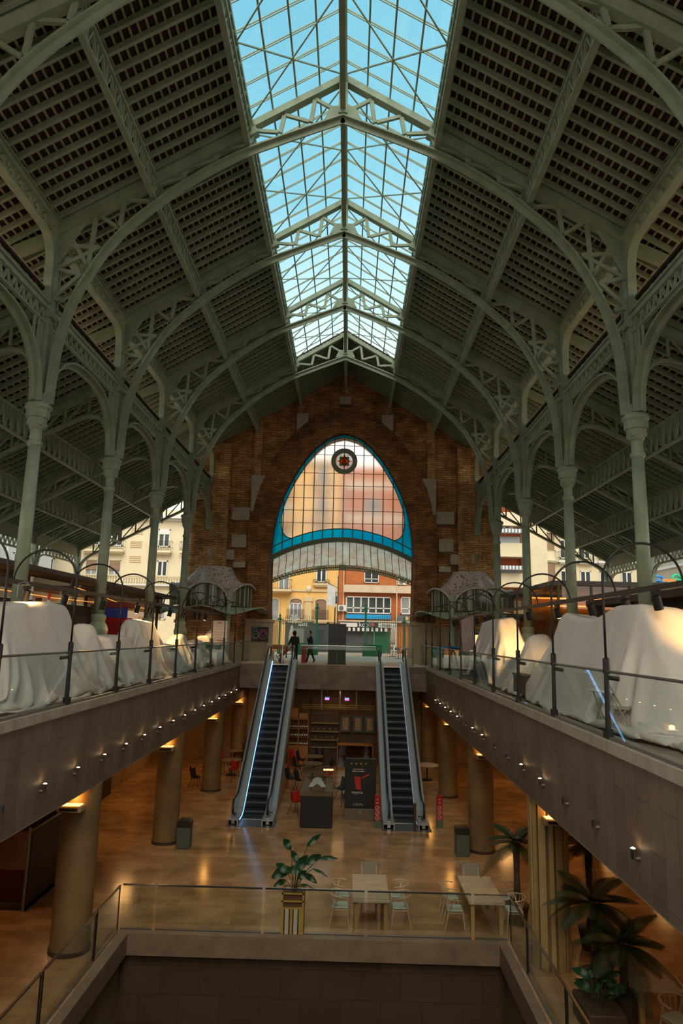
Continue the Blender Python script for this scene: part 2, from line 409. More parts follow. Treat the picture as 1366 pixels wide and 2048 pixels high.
def make_aisle_truss(s):
    t = thing('aisle_truss', '', 'roof truss', (s*8.2, 0, 0), f'aisle trusses on the {pos[s]}')
    X = lambda x: s*(x-8.2)
    b = MB(); b.bar((X(8.3),0,adeck(8.3)-.3),(X(16.5),0,adeck(16.5)-.3),.2,.32); b.build('top_chord', M['steel'], t)
    pts = [(8.4,7.75),(8.46,8.4),(8.56,8.82),(8.75,9.1),(9.0,9.21),(9.3,9.18),(9.7,9.02),(11.0,8.35),(13.0,7.29),(15.0,6.22),(15.55,5.9),(15.85,5.6),(16.0,5.2),(16.05,4.6)]
    P = interp([(X(x),0,z) for x,z in pts], 3)
    b = MB(); b.sweep(P,(0,-s,0),.24,.05); b.sweep(P,(0,-s,0),.05,.14); b.build('bottom_chord', M['steel'], t)
    def bz(x): return 8.71-.53*(x-10.32)
    xs = [9.2,10.05,10.95,11.9,12.8,13.65,14.5,15.3]
    b = MB()
    for i,x in enumerate(xs):
        b.bar((X(x),0,bz(x)+.1),(X(x),0,adeck(x)-.4),.07,.07)
        if i: b.bar((X(xs[i-1]),0,adeck(xs[i-1])-.4),(X(x),0,bz(x)+.1),.06,.06,(0,1,0))
    b.build('lattice', M['steel'], t); return t
for s in (-1, 1):
    for maker, nm, bays in ((make_eave, 'green rounded eave girder on the', range(0,5)), (make_arcade, 'wide green arcade arch on the', range(0,5))):
        g = None
        for i in bays:
            if i == 4: o = maker(s, 41.25-Y[4])
            elif g is None: g = o = maker(s, BAY)
            else: o = copy_tree(g)
            o.location = (s*8.2, Y[i], 0); o['label'] = f'{nm} {pos[s]} {bayname(i)}'
    g = None
    for i in range(1, 6):
        if g is None: g = o = make_aisle_truss(s)
        else: o = copy_tree(g)
        o.location = (s*8.2, 41.45 if i == 5 else Y[i], 0)
        o['label'] = f'sloping lattice truss of the {pos[s]} aisle ' + ('at its open far end' if i == 5 else f'behind the {ORD[i-1]} column of the row')
    for x, dz, l in ((11.2, .95, 'upper'), (13.65, .95, 'lower')):
        g = None
        for i in range(0, 5):
            zt = adeck(x)-.3
            if g is None: g = o = make_girder('aisle_girder', s*x, zt, zt-dz, BAY, .12, 12, 'girder', f'aisle purlins on the {pos[s]}')
            else: o = copy_tree(g)
            o.location = (s*x, Y[i], 0); o['label'] = f'{l} lattice girder of the {pos[s]} aisle roof {bayname(i)}'
    # outer edge: beam with lattice, rounded brackets and slim posts
    g = None
    for i in range(2, 5):
        if g is None:
            g = o = thing('edge_girder', '', 'girder', (0,0,0), f'outer edge girders on the {pos[s]}')
            b = MB(); b.box(-.05,.05,0,BAY,5.95,6.62); b.build('fascia', M['steel'], o)
            P = [(0,.2,4.3),(0,.22,4.9),(0,.45,5.35),(0,.95,5.55),(0,1.4,5.58)]; P = interp(P,3); P += [Vector((0,BAY-p.y,p.z)) for p in reversed(P)]
            b = MB(); b.sweep(P,(-1,0,0),.2,.07); b.build('bottom_chord', M['steel'], o)
            b = MB(); n = 11; h = (BAY-1.0)/n
            for k in range(n):
                y=.5+k*h; b.bar((0,y,5.6),(0,y+h/2,6.0),.06,.07,(1,0,0)); b.bar((0,y+h/2,6.0),(0,y+h,5.6),.06,.07,(1,0,0))
            b.build('lattice', M['steel'], o)
        else: o = copy_tree(g)
        o.location = (s*16.2, Y[i], 0); o['label'] = f'green latticed outer beam of the {pos[s]} aisle {bayname(i)}'
    g = None
    for i in range(3, 6):
        if g is None:
            g = o = thing('aisle_post', '', 'column', (0,0,0), f'outer posts on the {pos[s]}')
            b = MB(); b.lathe([(.26,0),(.26,.9),(.17,1.0),(.15,4.0)],12); b.build('shaft', M['steel'], o, True, auto=True)
            b = MB(); b.lathe([(.16,4.0),(.26,4.12),(.26,4.4),(.14,4.46)],8); b.build('capital', M['steel'], o)
            b = MB(); b.box(-.13,.13,-.13,.13,4.4,6.5); b.build('upper_post', M['steel'], o)
        else: o = copy_tree(g)
        o.location = (s*16.2, 41.45 if i == 5 else Y[i], 0); o['label'] = f'slim green outer post of the {pos[s]} aisle ' + {3:'in line with the third column',4:'in line with the fourth column',5:'at the far corner of the roof'}[i]

# roof slopes (structure): deck, rafters, battens
def make_slope(s, f, x0, x1, L, nr, nb, name, tiles=False):
    b = MB(); t = .08
    b.add([(s*x0,0,f(x0)),(s*x1,0,f(x1)),(s*x1,L,f(x1)),(s*x0,L,f(x0)),(s*x0,0,f(x0)+t),(s*x1,0,f(x1)+t),(s*x1,L,f(x1)+t),(s*x0,L,f(x0)+t)],
          [(0,1,2,3),(4,7,6,5),(0,4,5,1),(1,5,6,2),(2,6,7,3),(3,7,4,0)])
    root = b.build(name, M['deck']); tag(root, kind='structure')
    if tiles:
        r = MB(); r.add([(s*x0,0,f(x0)+t+.01),(s*x1,0,f(x1)+t+.01),(s*x1,L,f(x1)+t+.01),(s*x0,L,f(x0)+t+.01),(s*x0,0,f(x0)+t+.05),(s*x1,0,f(x1)+t+.05),(s*x1,L,f(x1)+t+.05),(s*x0,L,f(x0)+t+.05)],[(0,1,2,3),(4,7,6,5),(0,4,5,1),(1,5,6,2),(2,6,7,3),(3,7,4,0)]); r.build('roof_tiles', M['tiles'], root)
    for k in range(nr):
        y = (k+.5)*L/nr; r = MB(); r.bar((s*x0,y,f(x0)-.12),(s*x1,y,f(x1)-.12),.09,.15); r.build('rafter', M['steel'], root)
    r = MB()
    for k in range(nb):
        x = lerp(x0+.08, x1-.05, k/(nb-1)); r.bar((s*x,0,f(x)-.035),(s*x,L,f(x)-.035),.045,.05)
    o = r.build('batten', M['batten'], root); tag(o, kind='stuff'); return root
for s in (-1, 1):
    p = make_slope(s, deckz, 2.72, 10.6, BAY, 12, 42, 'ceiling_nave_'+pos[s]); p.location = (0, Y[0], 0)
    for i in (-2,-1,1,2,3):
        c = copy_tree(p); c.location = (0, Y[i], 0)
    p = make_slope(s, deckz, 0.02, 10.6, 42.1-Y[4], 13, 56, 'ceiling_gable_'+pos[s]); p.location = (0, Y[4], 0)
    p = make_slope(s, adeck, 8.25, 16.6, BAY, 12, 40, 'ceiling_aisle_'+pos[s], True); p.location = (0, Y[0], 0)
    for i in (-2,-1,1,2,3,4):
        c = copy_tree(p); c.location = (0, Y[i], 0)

# skylight bays
def make_skylight(L):
    t = thing('skylight', '', 'skylight', (0,0,0), 'glazed skylight bays')
    for s in (-1, 1):
        F = lambda x: deckz(x)+.10
        b = MB()
        b.add([(s*.05,0,F(.05)),(s*2.8,0,F(2.8)),(s*2.8,L,F(2.8)),(s*.05,L,F(.05))],[(0,1,2,3)] if s > 0 else [(3,2,1,0)])
        b.build('pane', M['glass_sky'], t)
        b = MB(); n = 7
        for k in range(n):
            y = (k+.5)*L/n
            for d in (-.035,.035): b.bar((s*.05,y+d,F(.05)-.02),(s*2.8,y+d,F(2.8)-.02),.022,.03)
        for x in (.72,1.4,2.1): b.box(s*x-.025,s*x+.025,0,L,F(x)-.11,F(x)-.05)
        b.box(min(s*2.7,s*2.84),max(s*2.7,s*2.84),0,L,F(2.8)-.12,F(2.8)+.02)
        b.build('glazing_bars', M['steel'], t)
        for (xa,ya,xb,yb) in ((.1,.3,2.7,L*.5),(2.7,.3,.1,L*.5),(.1,L*.5,2.7,L-.3),(2.7,L*.5,.1,L-.3)):
            b = MB(); b.bar((s*xa,ya,deckz(xa)-.22),(s*xb,yb,deckz(xb)-.22),.035,.035); b.build('tie_rod', M['steel'], t)
    b = MB(); b.box(-.1,.1,0,L,deckz(0)-.05,deckz(0)+.16); b.build('ridge_bar', M['steel'], t)
    return t
g = None
for i in range(-1, 4):
    if g is None: g = o = make_skylight(BAY)
    else: o = copy_tree(g)
    o.location = (0, Y[i], 0)
    o['label'] = 'skylight bay ' + {-1:'with green glazing bars, behind the cut off near truss',0:'with green glazing bars, at the very top of the photo',1:'with green glazing bars, between the first two complete trusses',2:'with green glazing bars, between the second and third complete trusses',3:'with green glazing bars, farthest, ending before the brick gable'}[i]
# ---------------------------------------------------------------- setting: floors, slabs, lower level shell
XL, XR, ZL = -5.29, 4.71, -5.5
PX0, PX1, PY = -4.78, 4.38, 17.75          # pit in the lower floor
b = MB(); b.box(-19,PX0,-9,41.3,ZL-.4,ZL); b.box(PX1,19,-9,41.3,ZL-.4,ZL); b.box(PX0,PX1,PY,41.3,ZL-.4,ZL)
tag(b.build('floor_lower', M['floor']), kind='structure')
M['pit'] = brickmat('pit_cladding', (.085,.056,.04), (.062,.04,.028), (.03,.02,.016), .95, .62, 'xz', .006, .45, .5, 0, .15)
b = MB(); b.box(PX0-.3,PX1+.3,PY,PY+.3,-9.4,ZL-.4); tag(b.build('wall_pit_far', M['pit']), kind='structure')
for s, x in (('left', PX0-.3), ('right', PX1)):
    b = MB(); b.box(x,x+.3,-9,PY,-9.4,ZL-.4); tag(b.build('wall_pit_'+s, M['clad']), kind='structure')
b = MB(); b.box(PX0-.3,PX1+.3,-9,PY+.3,-9.8,-9.4); tag(b.build('floor_pit', M['black']), kind='structure')
b = MB(); b.box(PX0-.02,PX0+.2,-9,PY+.02,ZL-.42,ZL+.05); b.box(PX1-.2,PX1+.02,-9,PY+.02,ZL-.42,ZL+.05); b.box(PX0+.2,PX1-.2,PY-.2,PY+.02,ZL-.42,ZL+.05)
tag(b.build('trim_pit_kerb', mat('kerb_stone', (.21,.145,.10), .5, 0, .2, 3)), kind='structure')
# street level slabs with stone fascia and coping
for s, x0, x1, xf in (('left', -20, XL, XL), ('right', XR, 20, XR)):
    b = MB(); b.box(x0,x1,-9,41.3,-1.94,-.02); o = b.build('balcony_slab_'+s, M['clad']); tag(o, kind='structure')
    b = MB(); b.box(x0,x1,-9,41.3,-.02,0); b.build('paving', M['balfloor'], o)
    b = MB(); b.box(x0,x1,-8.9,41.2,-1.96,-1.94); b.build('soffit', M['ceiling'], o)
    sg = 1 if s == 'left' else -1
    b = MB(); a, c = sorted((xf-sg*.34, xf+sg*.05)); b.box(a,c,-9,38.9,-.14,.04); tag(b.build('trim_coping_'+s, M['stone']), kind='structure')
b = MB(); b.box(XL,XR,37.5,41.3,-1.3,-.02); o = b.build('landing_slab', M['cladx']); tag(o, kind='structure')
b = MB(); b.box(XL,XR,37.5,41.3,-.02,0); b.build('paving', M['plaza'], o)
b = MB(); b.box(XL,XR,-9,1.4,-1.94,0); tag(b.build('near_landing_slab', M['balfloor']), kind='structure')
b = MB(); b.box(-60,60,41.3,130,-.3,0); tag(b.build('ground_street', M['plaza']), kind='structure')
b = MB(); b.box(-60,-20,-9,41.3,-.3,0); b.box(20,60,-9,41.3,-.3,0); tag(b.build('ground_side_street', M['plaza']), kind='structure')
b = MB(); b.box(-19.3,-19,-9,41.3,ZL,-1.94); tag(b.build('wall_lower_left', M['plaster']), kind='structure')
b = MB(); b.box(19,19.3,-9,41.3,ZL,-1.94); tag(b.build('wall_lower_right', M['plaster']), kind='structure')
b = MB(); b.box(-19,19,41.3,41.7,ZL,-.3); tag(b.build('wall_lower_far', M['plaster']), kind='structure')
b = MB(); b.box(-20,-4.4,-9.4,-9,-9.8,18); b.box(4.4,20,-9.4,-9,-9.8,18); b.box(-4.4,4.4,-9.4,-9,13,18); b.box(-4.4,4.4,-9.4,-9,-9.8,0); tag(b.build('wall_near', M['brick']), kind='structure')
b = MB(); b.box(-60,60,-60,-9.4,-.3,0); tag(b.build('ground_near_street', M['plaza']), kind='structure')

# ---------------------------------------------------------------- brick gable with the great arch
INN = [(4.22,0),(4.34,4),(4.36,6.2),(4.2,8),(3.9,9.41),(3.42,10.6),(2.75,11.82),(2.2,12.6),(1.55,13.3),(.85,13.8),(0,14.05)]
OUT = [(5.6,0),(5.68,4),(5.78,6.4),(5.75,8.3),(5.45,9.6),(5.05,10.9),(4.5,12.1),(3.85,13.15),(2.9,14.3),(1.6,15.3),(0,15.8)]
def smooth(P, n=4): return [(v.x, v.y) for v in interp([(p[0],p[1],0) for p in P], n)]
INS, OUS = smooth(INN), smooth(OUT)
YF = 41.3
b = MB()
for s in (-1,1):
    n = len(INS)
    # wall behind: from opening edge out to 8.2, top follows the roof
    top = lambda x: deckz(x) - .05
    cols = []
    for (xi, z) in INS: cols.append((xi, z))
    V = []; 
    for (xi, z) in cols:
        V += [(s*xi,YF+.42,z),(s*8.2,YF+.42,min(z*1.0, top(8.2))),(s*xi,YF+1.7,z),(s*8.2,YF+1.7,min(z,top(8.2)))]
    F_ = []
    for k in range(n-1):
        o = k*4; F_ += [(o,o+1,o+5,o+4),(o+2,o+6,o+7,o+3),(o,o+4,o+6,o+2)]
    b.add(V, F_)
    # above apex to gable
    zt = INS[-1][1]
    zl = min(zt, top(8.2))
    b.add([(0,YF+.42,zt),(s*8.2,YF+.42,zl),(s*8.2,YF+.42,top(8.2)),(0,YF+.42,top(0)),(0,YF+1.7,zt),(s*8.2,YF+1.7,zl),(s*8.2,YF+1.7,top(8.2)),(0,YF+1.7,top(0))],
          [(0,1,2,3),(4,7,6,5),(2,6,7,3)])
    b.box(min(s*8.2,s*9.6),max(s*8.2,s*9.6),YF+.9,YF+2.6,0,13.2)
    b.box(min(s*9.6,s*16.4),max(s*9.6,s*16.4),YF+1.2,YF+1.7,0,2.9) if False else None
wall = b.build('wall_far', M['brick']); tag(wall, kind='structure')
b = MB()
for s in (-1,1):
    n = len(INS); V = []
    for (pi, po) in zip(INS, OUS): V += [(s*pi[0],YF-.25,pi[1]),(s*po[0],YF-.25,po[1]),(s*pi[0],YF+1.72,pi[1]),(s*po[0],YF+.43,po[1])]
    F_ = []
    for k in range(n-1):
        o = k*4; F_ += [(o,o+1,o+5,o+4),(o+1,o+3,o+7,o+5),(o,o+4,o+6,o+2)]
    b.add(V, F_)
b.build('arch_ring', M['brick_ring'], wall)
for s in (-1,1):
    def bx(nm, x0, x1, y0, y1, z0, z1, m): 
        q = MB(); q.box(min(s*x0,s*x1),max(s*x0,s*x1),y0,y1,z0,z1); return q.build(nm, m, wall)
    bx('brick_pier', 7.06, 8.12, YF-.08, YF+.45, 0, 13.3, M['pier'])
    q = MB(); q.prism([(s*5.15,11.2),(s*5.62,11.2),(s*5.62,deckz(5.62)-.1),(s*5.15,deckz(5.15)-.1)],'y',YF-.12,YF+.45); q.build('brick_pilaster', M['pier'], wall)
    q = MB(); q.prism([(s*5.72,11.2),(s*4.84,11.2),(s*5.12,10.6),(s*5.38,9.7),(s*5.52,8.95),(s*5.68,8.95)],'y',YF-.27,YF+.45); q.build('stone_block', M['stone'], wall)
    q = MB(); q.prism([(s*3.05,15.25),(s*2.3,15.25),(s*2.3,14.75),(s*3.0,14.15)],'y',YF-.3,YF+.45); q.build('stone_block', M['stone'], wall)
    bx('brick_pilaster', 2.5, 2.95, YF-.1, YF+.45, 15.2, 16.4, M['brick'])
    for (x0,x1,z0,z1) in ((5.7,6.84,8.4,9.2),(5.85,6.78,6.7,7.5),(6.58,7.07,5.94,6.57),(7.86,8.5,6.03,6.65),(5.85,6.61,5.47,5.82)):
        q = MB(); q.rbox(min(s*x0,s*x1),max(s*x0,s*x1),YF-.14,YF+.45,z0,z1,.03); q.build('stone_block', M['stone'], wall)
    q = MB(); q.lathe([(.24,0),(.24,8.2),(.2,8.25)],12,(s*8.2,YF+.05)); q.build('half_column', M['pier'], wall, True, auto=True)
    q = MB(); q.lathe([(.75,0),(.75,9.5),(.6,9.62)],20,(s*8.75,YF+.5)); q.build('corner_tower', M['pier'], wall, True, auto=True)
q = MB(); q.prism([(-.36,15.9),(.34,15.9),(.34,16.4),(-.36,16.4)],'y',YF-.3,YF+.45); q.build('stone_block', M['stone'], wall)
q = MB(); q.box(-.22,.22,YF-.1,YF+.45,16.35,17.6); q.build('brick_pilaster', M['pier'], wall)

# great window of the arch
def hw(P, z):
    for a, c in zip(P, P[1:]):
        if a[1] <= z <= c[1]: return lerp(a[0], c[0], (z-a[1])/(c[1]-a[1]+1e-9))
    return 0
CIN = smooth([(3.05,7.32),(3.5,7.5),(3.74,7.9),(3.8,8.4),(3.76,9.0),(3.62,9.5),(3.18,10.6),(2.5,11.82),(1.96,12.6),(1.28,13.3),(.72,13.68),(0,13.86)], 3)
at = lambda x: 8.02 - 1.27*(x/4.37)**2
al = lambda x: 7.47 - 1.24*(x/4.37)**2
YW = YF + .12
win = thing('window_1', None, None, (0, YW, 0)); tag(win, kind='structure')
M['pane'] = stained('frosted_pane', (.97,.93,.95), .30)
M['cyan'] = stained('cyan_stained_glass', (.0,.52,1), .7)
M['frame'] = mat('window_green_iron', (.060,.075,.040), .5)
# clear panes: strips between inner curve and lower arc
b = MB(); nx = 48; V = []; F_ = []
for i in range(nx+1):
    x = -3.8 + 7.6*i/nx; ax = abs(x)
    zt = max([z for (xx, z) in CIN if xx >= ax] or [8.4]); 
    for k in range(len(CIN)-1):
        (xa, za), (xb, zb) = CIN[k], CIN[k+1]
        if za >= 8.3 and xb <= ax <= xa: zt = lerp(za, zb, (xa-ax)/(xa-xb+1e-9))
    zb_ = at(x)
    if ax > 3.05:
        zb_ = max(zb_, min([lerp(za, zb, (ax-xa)/(xb-xa+1e-9)) for (xa, za), (xb, zb) in zip(CIN, CIN[1:]) if zb <= 8.5 and xa <= ax <= xb] or [8.4]))
    V += [(x,0,zb_),(x,0,max(zt, zb_+.01))]
for i in range(nx): F_.append((2*i,2*i+2,2*i+3,2*i+1))
b.add(V, F_); b.build('frosted_panes', M['pane'], win)
b = MB()
for s in (-1,1):
    # side border between the opening and the inner curve
    V = []; zs = [6.6+ (14.0-6.6)*k/60 for k in range(61)]
    for z in zs:
        xo = hw(INS, z)
        xi = hw(CIN, z) if z >= 7.32 else 3.05
        if z > 13.85: xi = 0
        if z < 8.0:
            # keep above the lower arc
            t = max(0, (8.02 - z)/1.27); xa = 4.37*math.sqrt(t); xi = max(xi, xa)
        xi = min(xi, xo); V += [(s*xi,.01,z),(s*(xo+.02),.01,z)]
    b.add(V, [(2*i,2*i+1,2*i+3,2*i+2) for i in range(60)])
    V = []
    for i in range(25):
        x = 4.45*i/24; V += [(s*x,.01,al(x)),(s*x,.01,at(x))]
    b.add(V, [(2*i,2*i+2,2*i+3,2*i+1) for i in range(24)])
b.build('cyan_border', M['cyan'], win)
b = MB()
for k in range(-6,7):
    x = k*.615; ax = abs(x); b.box(x-.028,x+.028,-.05,.05, al(x), max(at(x), hw([(a[1],a[0]) for a in reversed(INS)], ax)))
b.build('mullions', M['frame'], win)
b = MB()
for z in (8.35,9.14,9.93,10.72,11.51,12.7,13.3):
    x = hw(INS, z)-.02; b.box(-x,x,-.02,.02,z-.014,z+.014)
b.build('glazing_lines', M['frame'], win)
b = MB()
for s in (-1,1):
    b.tube([(s*x,0,z) for x,z in CIN], .03, 6)
    b.tube([(s*(x-.03),0,z) for x,z in INS if z > 5.9], .05, 6)
b.tube([(x/10,0,at(x/10)) for x in range(-44,45,2)], .035, 6)
b.build('tracery', M['frame'], win)
b = MB(); b.sweep([(x/10,0,al(x/10)-.26) for x in range(-44,45,2)], (0,-1,0), .3, .26); b.build('transom', M['frame'], win)
em = thing('rose_emblem', None, None, (0,-.06,12.29)); em.parent = win
def ring2(r0_, r1_, y0, y1, n=40):
    q = MB(); V = []
    for k in range(n):
        a = 2*PI*k/n; c, s_ = math.cos(a), math.sin(a)
        V += [(r0_*c,y0,r0_*s_),(r1_*c,y0,r1_*s_),(r0_*c,y1,r0_*s_),(r1_*c,y1,r1_*s_)]
    F_ = []
    for k in range(n):
        o = 4*k; p = 4*((k+1) % n); F_ += [(o,o+1,p+1,p),(o+2,p+2,p+3,o+3),(o+1,o+3,p+3,p+1),(o,p,p+2,o+2)]
    q.add(V, F_); return q
ring2(.53,.82,-.06,.06).build('emblem_ring', M['frame'], em)
q = MB(); q.add([(.54*math.cos(2*PI*k/32),.02,.54*math.sin(2*PI*k/32)) for k in range(32)], [tuple(range(32))]); q.build('emblem_pane', stained('white_glass', (.95,.92,.95), .5), em)
sg = {'red': stained('red_glass', (.62,.02,.01), .7), 'yel': stained('yellow_glass', (1,.48,.03), .7), 'blu': stained('blue_glass', (.05,.42,.62), .7)}
q = MB()
for k in range(4):
    a = PI/4+k*PI/2; q.add([(.29*math.cos(a)+.115*math.cos(2*PI*j/14),0,.29*math.sin(a)+.115*math.sin(2*PI*j/14)) for j in range(14)],[tuple(range(14))])
q.build('emblem_lobes', sg['blu'], em)
R_ = .37; q1 = MB(); q2 = MB(); n = 9
for k in range(n):
    xa = -R_+2*R_*k/n; xb = xa+2*R_/n
    (q2 if k % 2 == 0 else q1).add([(xa,-.02,-(R_-abs(xa))),(xb,-.02,-(R_-abs(xb))),(xb,-.02,R_-abs(xb)),(xa,-.02,R_-abs(xa))] if k != 4 else
        [(xa,-.02,-(R_-abs(xa))),(0,-.02,-R_),(xb,-.02,-(R_-abs(xb))),(xb,-.02,R_-abs(xb)),(0,-.02,R_),(xa,-.02,R_-abs(xa))], [(0,1,2,3) if k != 4 else (0,1,2,3,4,5)])
q1.build('emblem_red_bars', sg['red'], em); q2.build('emblem_yellow_bars', sg['yel'], em)
q = MB(); q.tube([(0,-.03,.53),(R_,-.03,0),(0,-.03,-.53)] if False else [(R_,-.03,0),(0,-.03,R_),(-R_,-.03,0),(0,-.03,-R_)], .02, 5, True)
for k in range(4): 
    a = k*PI/2; q.tube([(R_*math.cos(a),-.03,R_*math.sin(a)),(.53*math.cos(a),-.03,.53*math.sin(a))], .014, 5)
q.build('emblem_leading', M['frame'], em)

# fan shaped glass canopy outside, below the window
t = thing('entrance_canopy', 'rusty white fan shaped canopy outside under the great arched window', 'canopy', (0, YF+1.8, 0))
M['rusty'] = mat('rusty_canopy_panel', (1.0,.80,.62), .8, 0, 0, 1.3, 0, 1, .3, (.86,.46,.28), (1.5,1.5,.6))
N_, L_ = nt(M['rusty']); tl_ = N_.new('ShaderNodeBsdfTranslucent'); mx_ = N_.new('ShaderNodeMixShader'); mx_.inputs[0].default_value = .88
L_.new(N_['Color Ramp'].outputs['Color'], tl_.inputs['Color']); L_.new(N_['Principled BSDF'].outputs[0], mx_.inputs[1]); L_.new(tl_.outputs[0], mx_.inputs[2])
L_.new(mx_.outputs[0], N_['Material Output'].inputs['Surface'])
ze = lambda x: 6.2 - 1.0*(x/4.8)**2
b = MB(); n = 40; V = []
zi = lambda x: al(x) + .05
for i in range(n+1):
    u = -1+2*i/n; V += [(4.4*u,-.6,zi(4.4*u)),(4.55*u,.9,lerp(zi(4.4*u),ze(4.8*u),.35)),(4.8*u,2.4,ze(4.8*u))]
F_ = []
for i in range(n): o = 3*i; F_ += [(o,o+3,o+4,o+1),(o+1,o+4,o+5,o+2)]
b.add(V, F_); b.build('panels', M['rusty'], t)
for i in range(0, n+1, 2):
    b = MB(); b.tube([V[3*i],V[3*i+1],V[3*i+2]], .022, 5); b.build('rib', M['frame'], t)
b = MB()
for dz in (0,-.32): b.tube([(4.8*(-1+2*i/n),2.42,ze(4.8*(-1+2*i/n))+dz) for i in range(n+1)], .035, 6)
for i in range(0, 2*n+1):
    x = 4.8*(-1+i/n); b.box(x-.03,x+.03,2.4,2.44,ze(x)-.32,ze(x))
    if i % 2: b.box(x-.09,x+.09,2.41,2.43,ze(x)-.24,ze(x)-.08)
b.box(-.22,.22,2.38,2.46,ze(0)-.36,ze(0)+.03)
b.build('fringe', mat('pale_green_iron', (.24,.27,.17), .6), t)
# ---------------------------------------------------------------- street outside
M['yellow'] = mat('yellow_render', (.80,.48,.16), .85, 0, .06, 1)
M['ytrim'] = mat('yellow_trim', (.66,.50,.29), .85)
M['orange'] = brickmat('orange_brick', (.56,.17,.045), (.46,.13,.035), (.42,.16,.07), .30, .085, 'xz', .012, .85, .5, 0, .12)
M['cream'] = mat('cream_render', (.72,.62,.44), .85, 0, .05, 1)
M['offw'] = mat('white_render', (.70,.69,.68), .85, 0, .05, 1)
M['band'] = mat('beige_band', (.66,.52,.39), .8, 0, .1, 1.2)
M['pdark'] = mat('window_pane', (.045,.055,.06), .12, 0, .4, .8)
M['pcurt'] = mat('curtained_pane', (.30,.31,.33), .3, 0, .3, 3, 0, 1, .5, None, (6,6,.5))
M['shutter'] = mat('brown_roller_shutter', (.27,.17,.11), .7, 0, .12, 2, 0, 1, .3, None, (.2,.2,14))
M['green'] = mat('bottle_green_paint', (.006,.115,.05), .45)
M['awn'] = mat('striped_awning', (.5,.5,.5), .8)
def part(nm, m, p, *boxes):
    q = MB()
    for a in boxes: q.box(*a)
    return q.build(nm, m, p)
def window(p, x0, x1, z0, z1, y, pane, nv=2, nh=0, fr=.08, m=None, ax='y', d=-1, nm='window'):
    """framed window lying on plane y (or x), sticking out by d"""
    q = MB(); e = .09*d
    def bx(u0,u1,v0,v1,a,b_):
        a, b_ = sorted((a,b_))
        q.box(u0,u1,a,b_,v0,v1) if ax == 'y' else q.box(a,b_,u0,u1,v0,v1)
    bx(x0,x0+fr,z0,z1,y,y+e); bx(x1-fr,x1,z0,z1,y,y+e); bx(x0,x1,z0,z0+fr,y,y+e); bx(x0,x1,z1-fr,z1,y,y+e)
    for k in range(1,nv): u = lerp(x0,x1,k/nv); bx(u-fr*.6,u+fr*.6,z0,z1,y,y+e*.9)
    for k in range(nh): v = lerp(z0,z1,.32+.3*k); bx(x0,x1,v-fr*.5,v+fr*.5,y,y+e*.9)
    w_ = q.build(nm, m or M['white'], p); q = MB(); bx(x0+.02,x1-.02,z0+.02,z1-.02,y,y+e*.4); q.build('pane', pane, w_); return w_
def balcony(p, x0, x1, z, y, dep=.8, ax='y', d=-1, hr=.95, slabm=None, n=14):
    q = MB(); 
    def bx(u0,u1,v0,v1,a,b_):
        a, b_ = sorted((a,b_))
        q.box(u0,u1,a,b_,v0,v1) if ax == 'y' else q.box(a,b_,u0,u1,v0,v1)
    bx(x0,x1,z-.2,z,y,y+d*dep); bx(x0+.15,x1-.15,z-.32,z-.2,y,y+d*dep*.8)
    s_ = q.build('balcony', slabm or M['ytrim'], p); q = MB(); o = y+d*(dep-.05)
    bx(x0,x1,z+hr-.03,z+hr,o-.02,o+.02); bx(x0,x1,z+.08,z+.11,o-.015,o+.015)
    for k in range(n+1): u = lerp(x0+.02,x1-.02,k/n); bx(u-.012,u+.012,z,z+hr,o-.012,o+.012)
    for u in (x0+.02,x1-.02): bx(u-.02,u+.02,z+hr-.03,z+hr,y,o); bx(u-.02,u+.02,z+.3,z+.33,y,o)
    q.build('railing', M['black'], s_); return s_
YB = 64
# yellow house
h = thing('apartment_house', 'yellow rendered house with arched windows, left half of the great archway', 'building', (-5,YB,0), 'houses across the street')
def rel(o): return Matrix.Translation(-o.location)
def bthing(o):
    """children were built in world space: keep them there"""
    for c in o.children: c.matrix_parent_inverse = rel(o)
part('wall', M['yellow'], h, (-11,-.55,YB,YB+10,0,17.5)); part('cornice', M['ytrim'], h, (-11,-.55,YB-.35,YB,17.2,17.6), (-11,-.6,YB-.12,YB,5.5,5.7), (-11,-.6,YB-.12,YB,8.6,8.75), (-11,-.6,YB-.12,YB,11.6,11.75), (-11,-.6,YB-.1,YB,2.72,2.9))
for z in (0,3.05,6.1,9.1):
    for (a,c,pn) in ((-6.17,-5.13,'pcurt'),(-2.65,-1.68,'pdark'),(-9.4,-8.4,'pdark')):
        window(h, a, c, 6.3+z if z else (5.6 if a < -6 else 6.4), 7.7+z, YB, M[pn], 2, 0, .10)
    part('roller_box', M['shutter'], h, (-6.15,-5.15,YB-.14,YB,7.5+z,7.78+z), (-2.63,-1.70,YB-.14,YB,7.68+z,8.25+z))
    balcony(h, -7.2,-4.89,5.62+z,YB,.9); balcony(h, -2.9,-1.4,6.28+z,YB,.35,'y',-1,.35) if z == 0 else balcony(h, -3.0,-1.4,5.95+z,YB,.5)
def arched(p, x0, x1, z0, z1, pane, nm='arched_window'):
    r = (x1-x0)/2; c = (x0+x1)/2; rise = r*.55
    arc = [(c+r*math.cos(a), z1-rise+rise*math.sin(a)) for a in [PI*k/14 for k in range(15)]]
    q = MB(); q.sweep([(x0,YB,z0)]+[(u,YB,v) for u,v in reversed(arc)]+[(x1,YB,z0)], (0,1,0), .2, .14); w_ = q.build(nm, M['ytrim'], p)
    q = MB(); q.prism([(x0,z0)]+[(x1,z0)]+arc, 'y', YB-.03, YB); q.build('pane', pane, w_)
    return w_
arched(h,-6.9,-5.95,2.92,4.9,M['pcurt']); a_ = arched(h,-5.15,-3.8,2.95,4.95,M['shutter']); arched(h,-2.8,-1.5,2.94,4.95,M['shutter'])
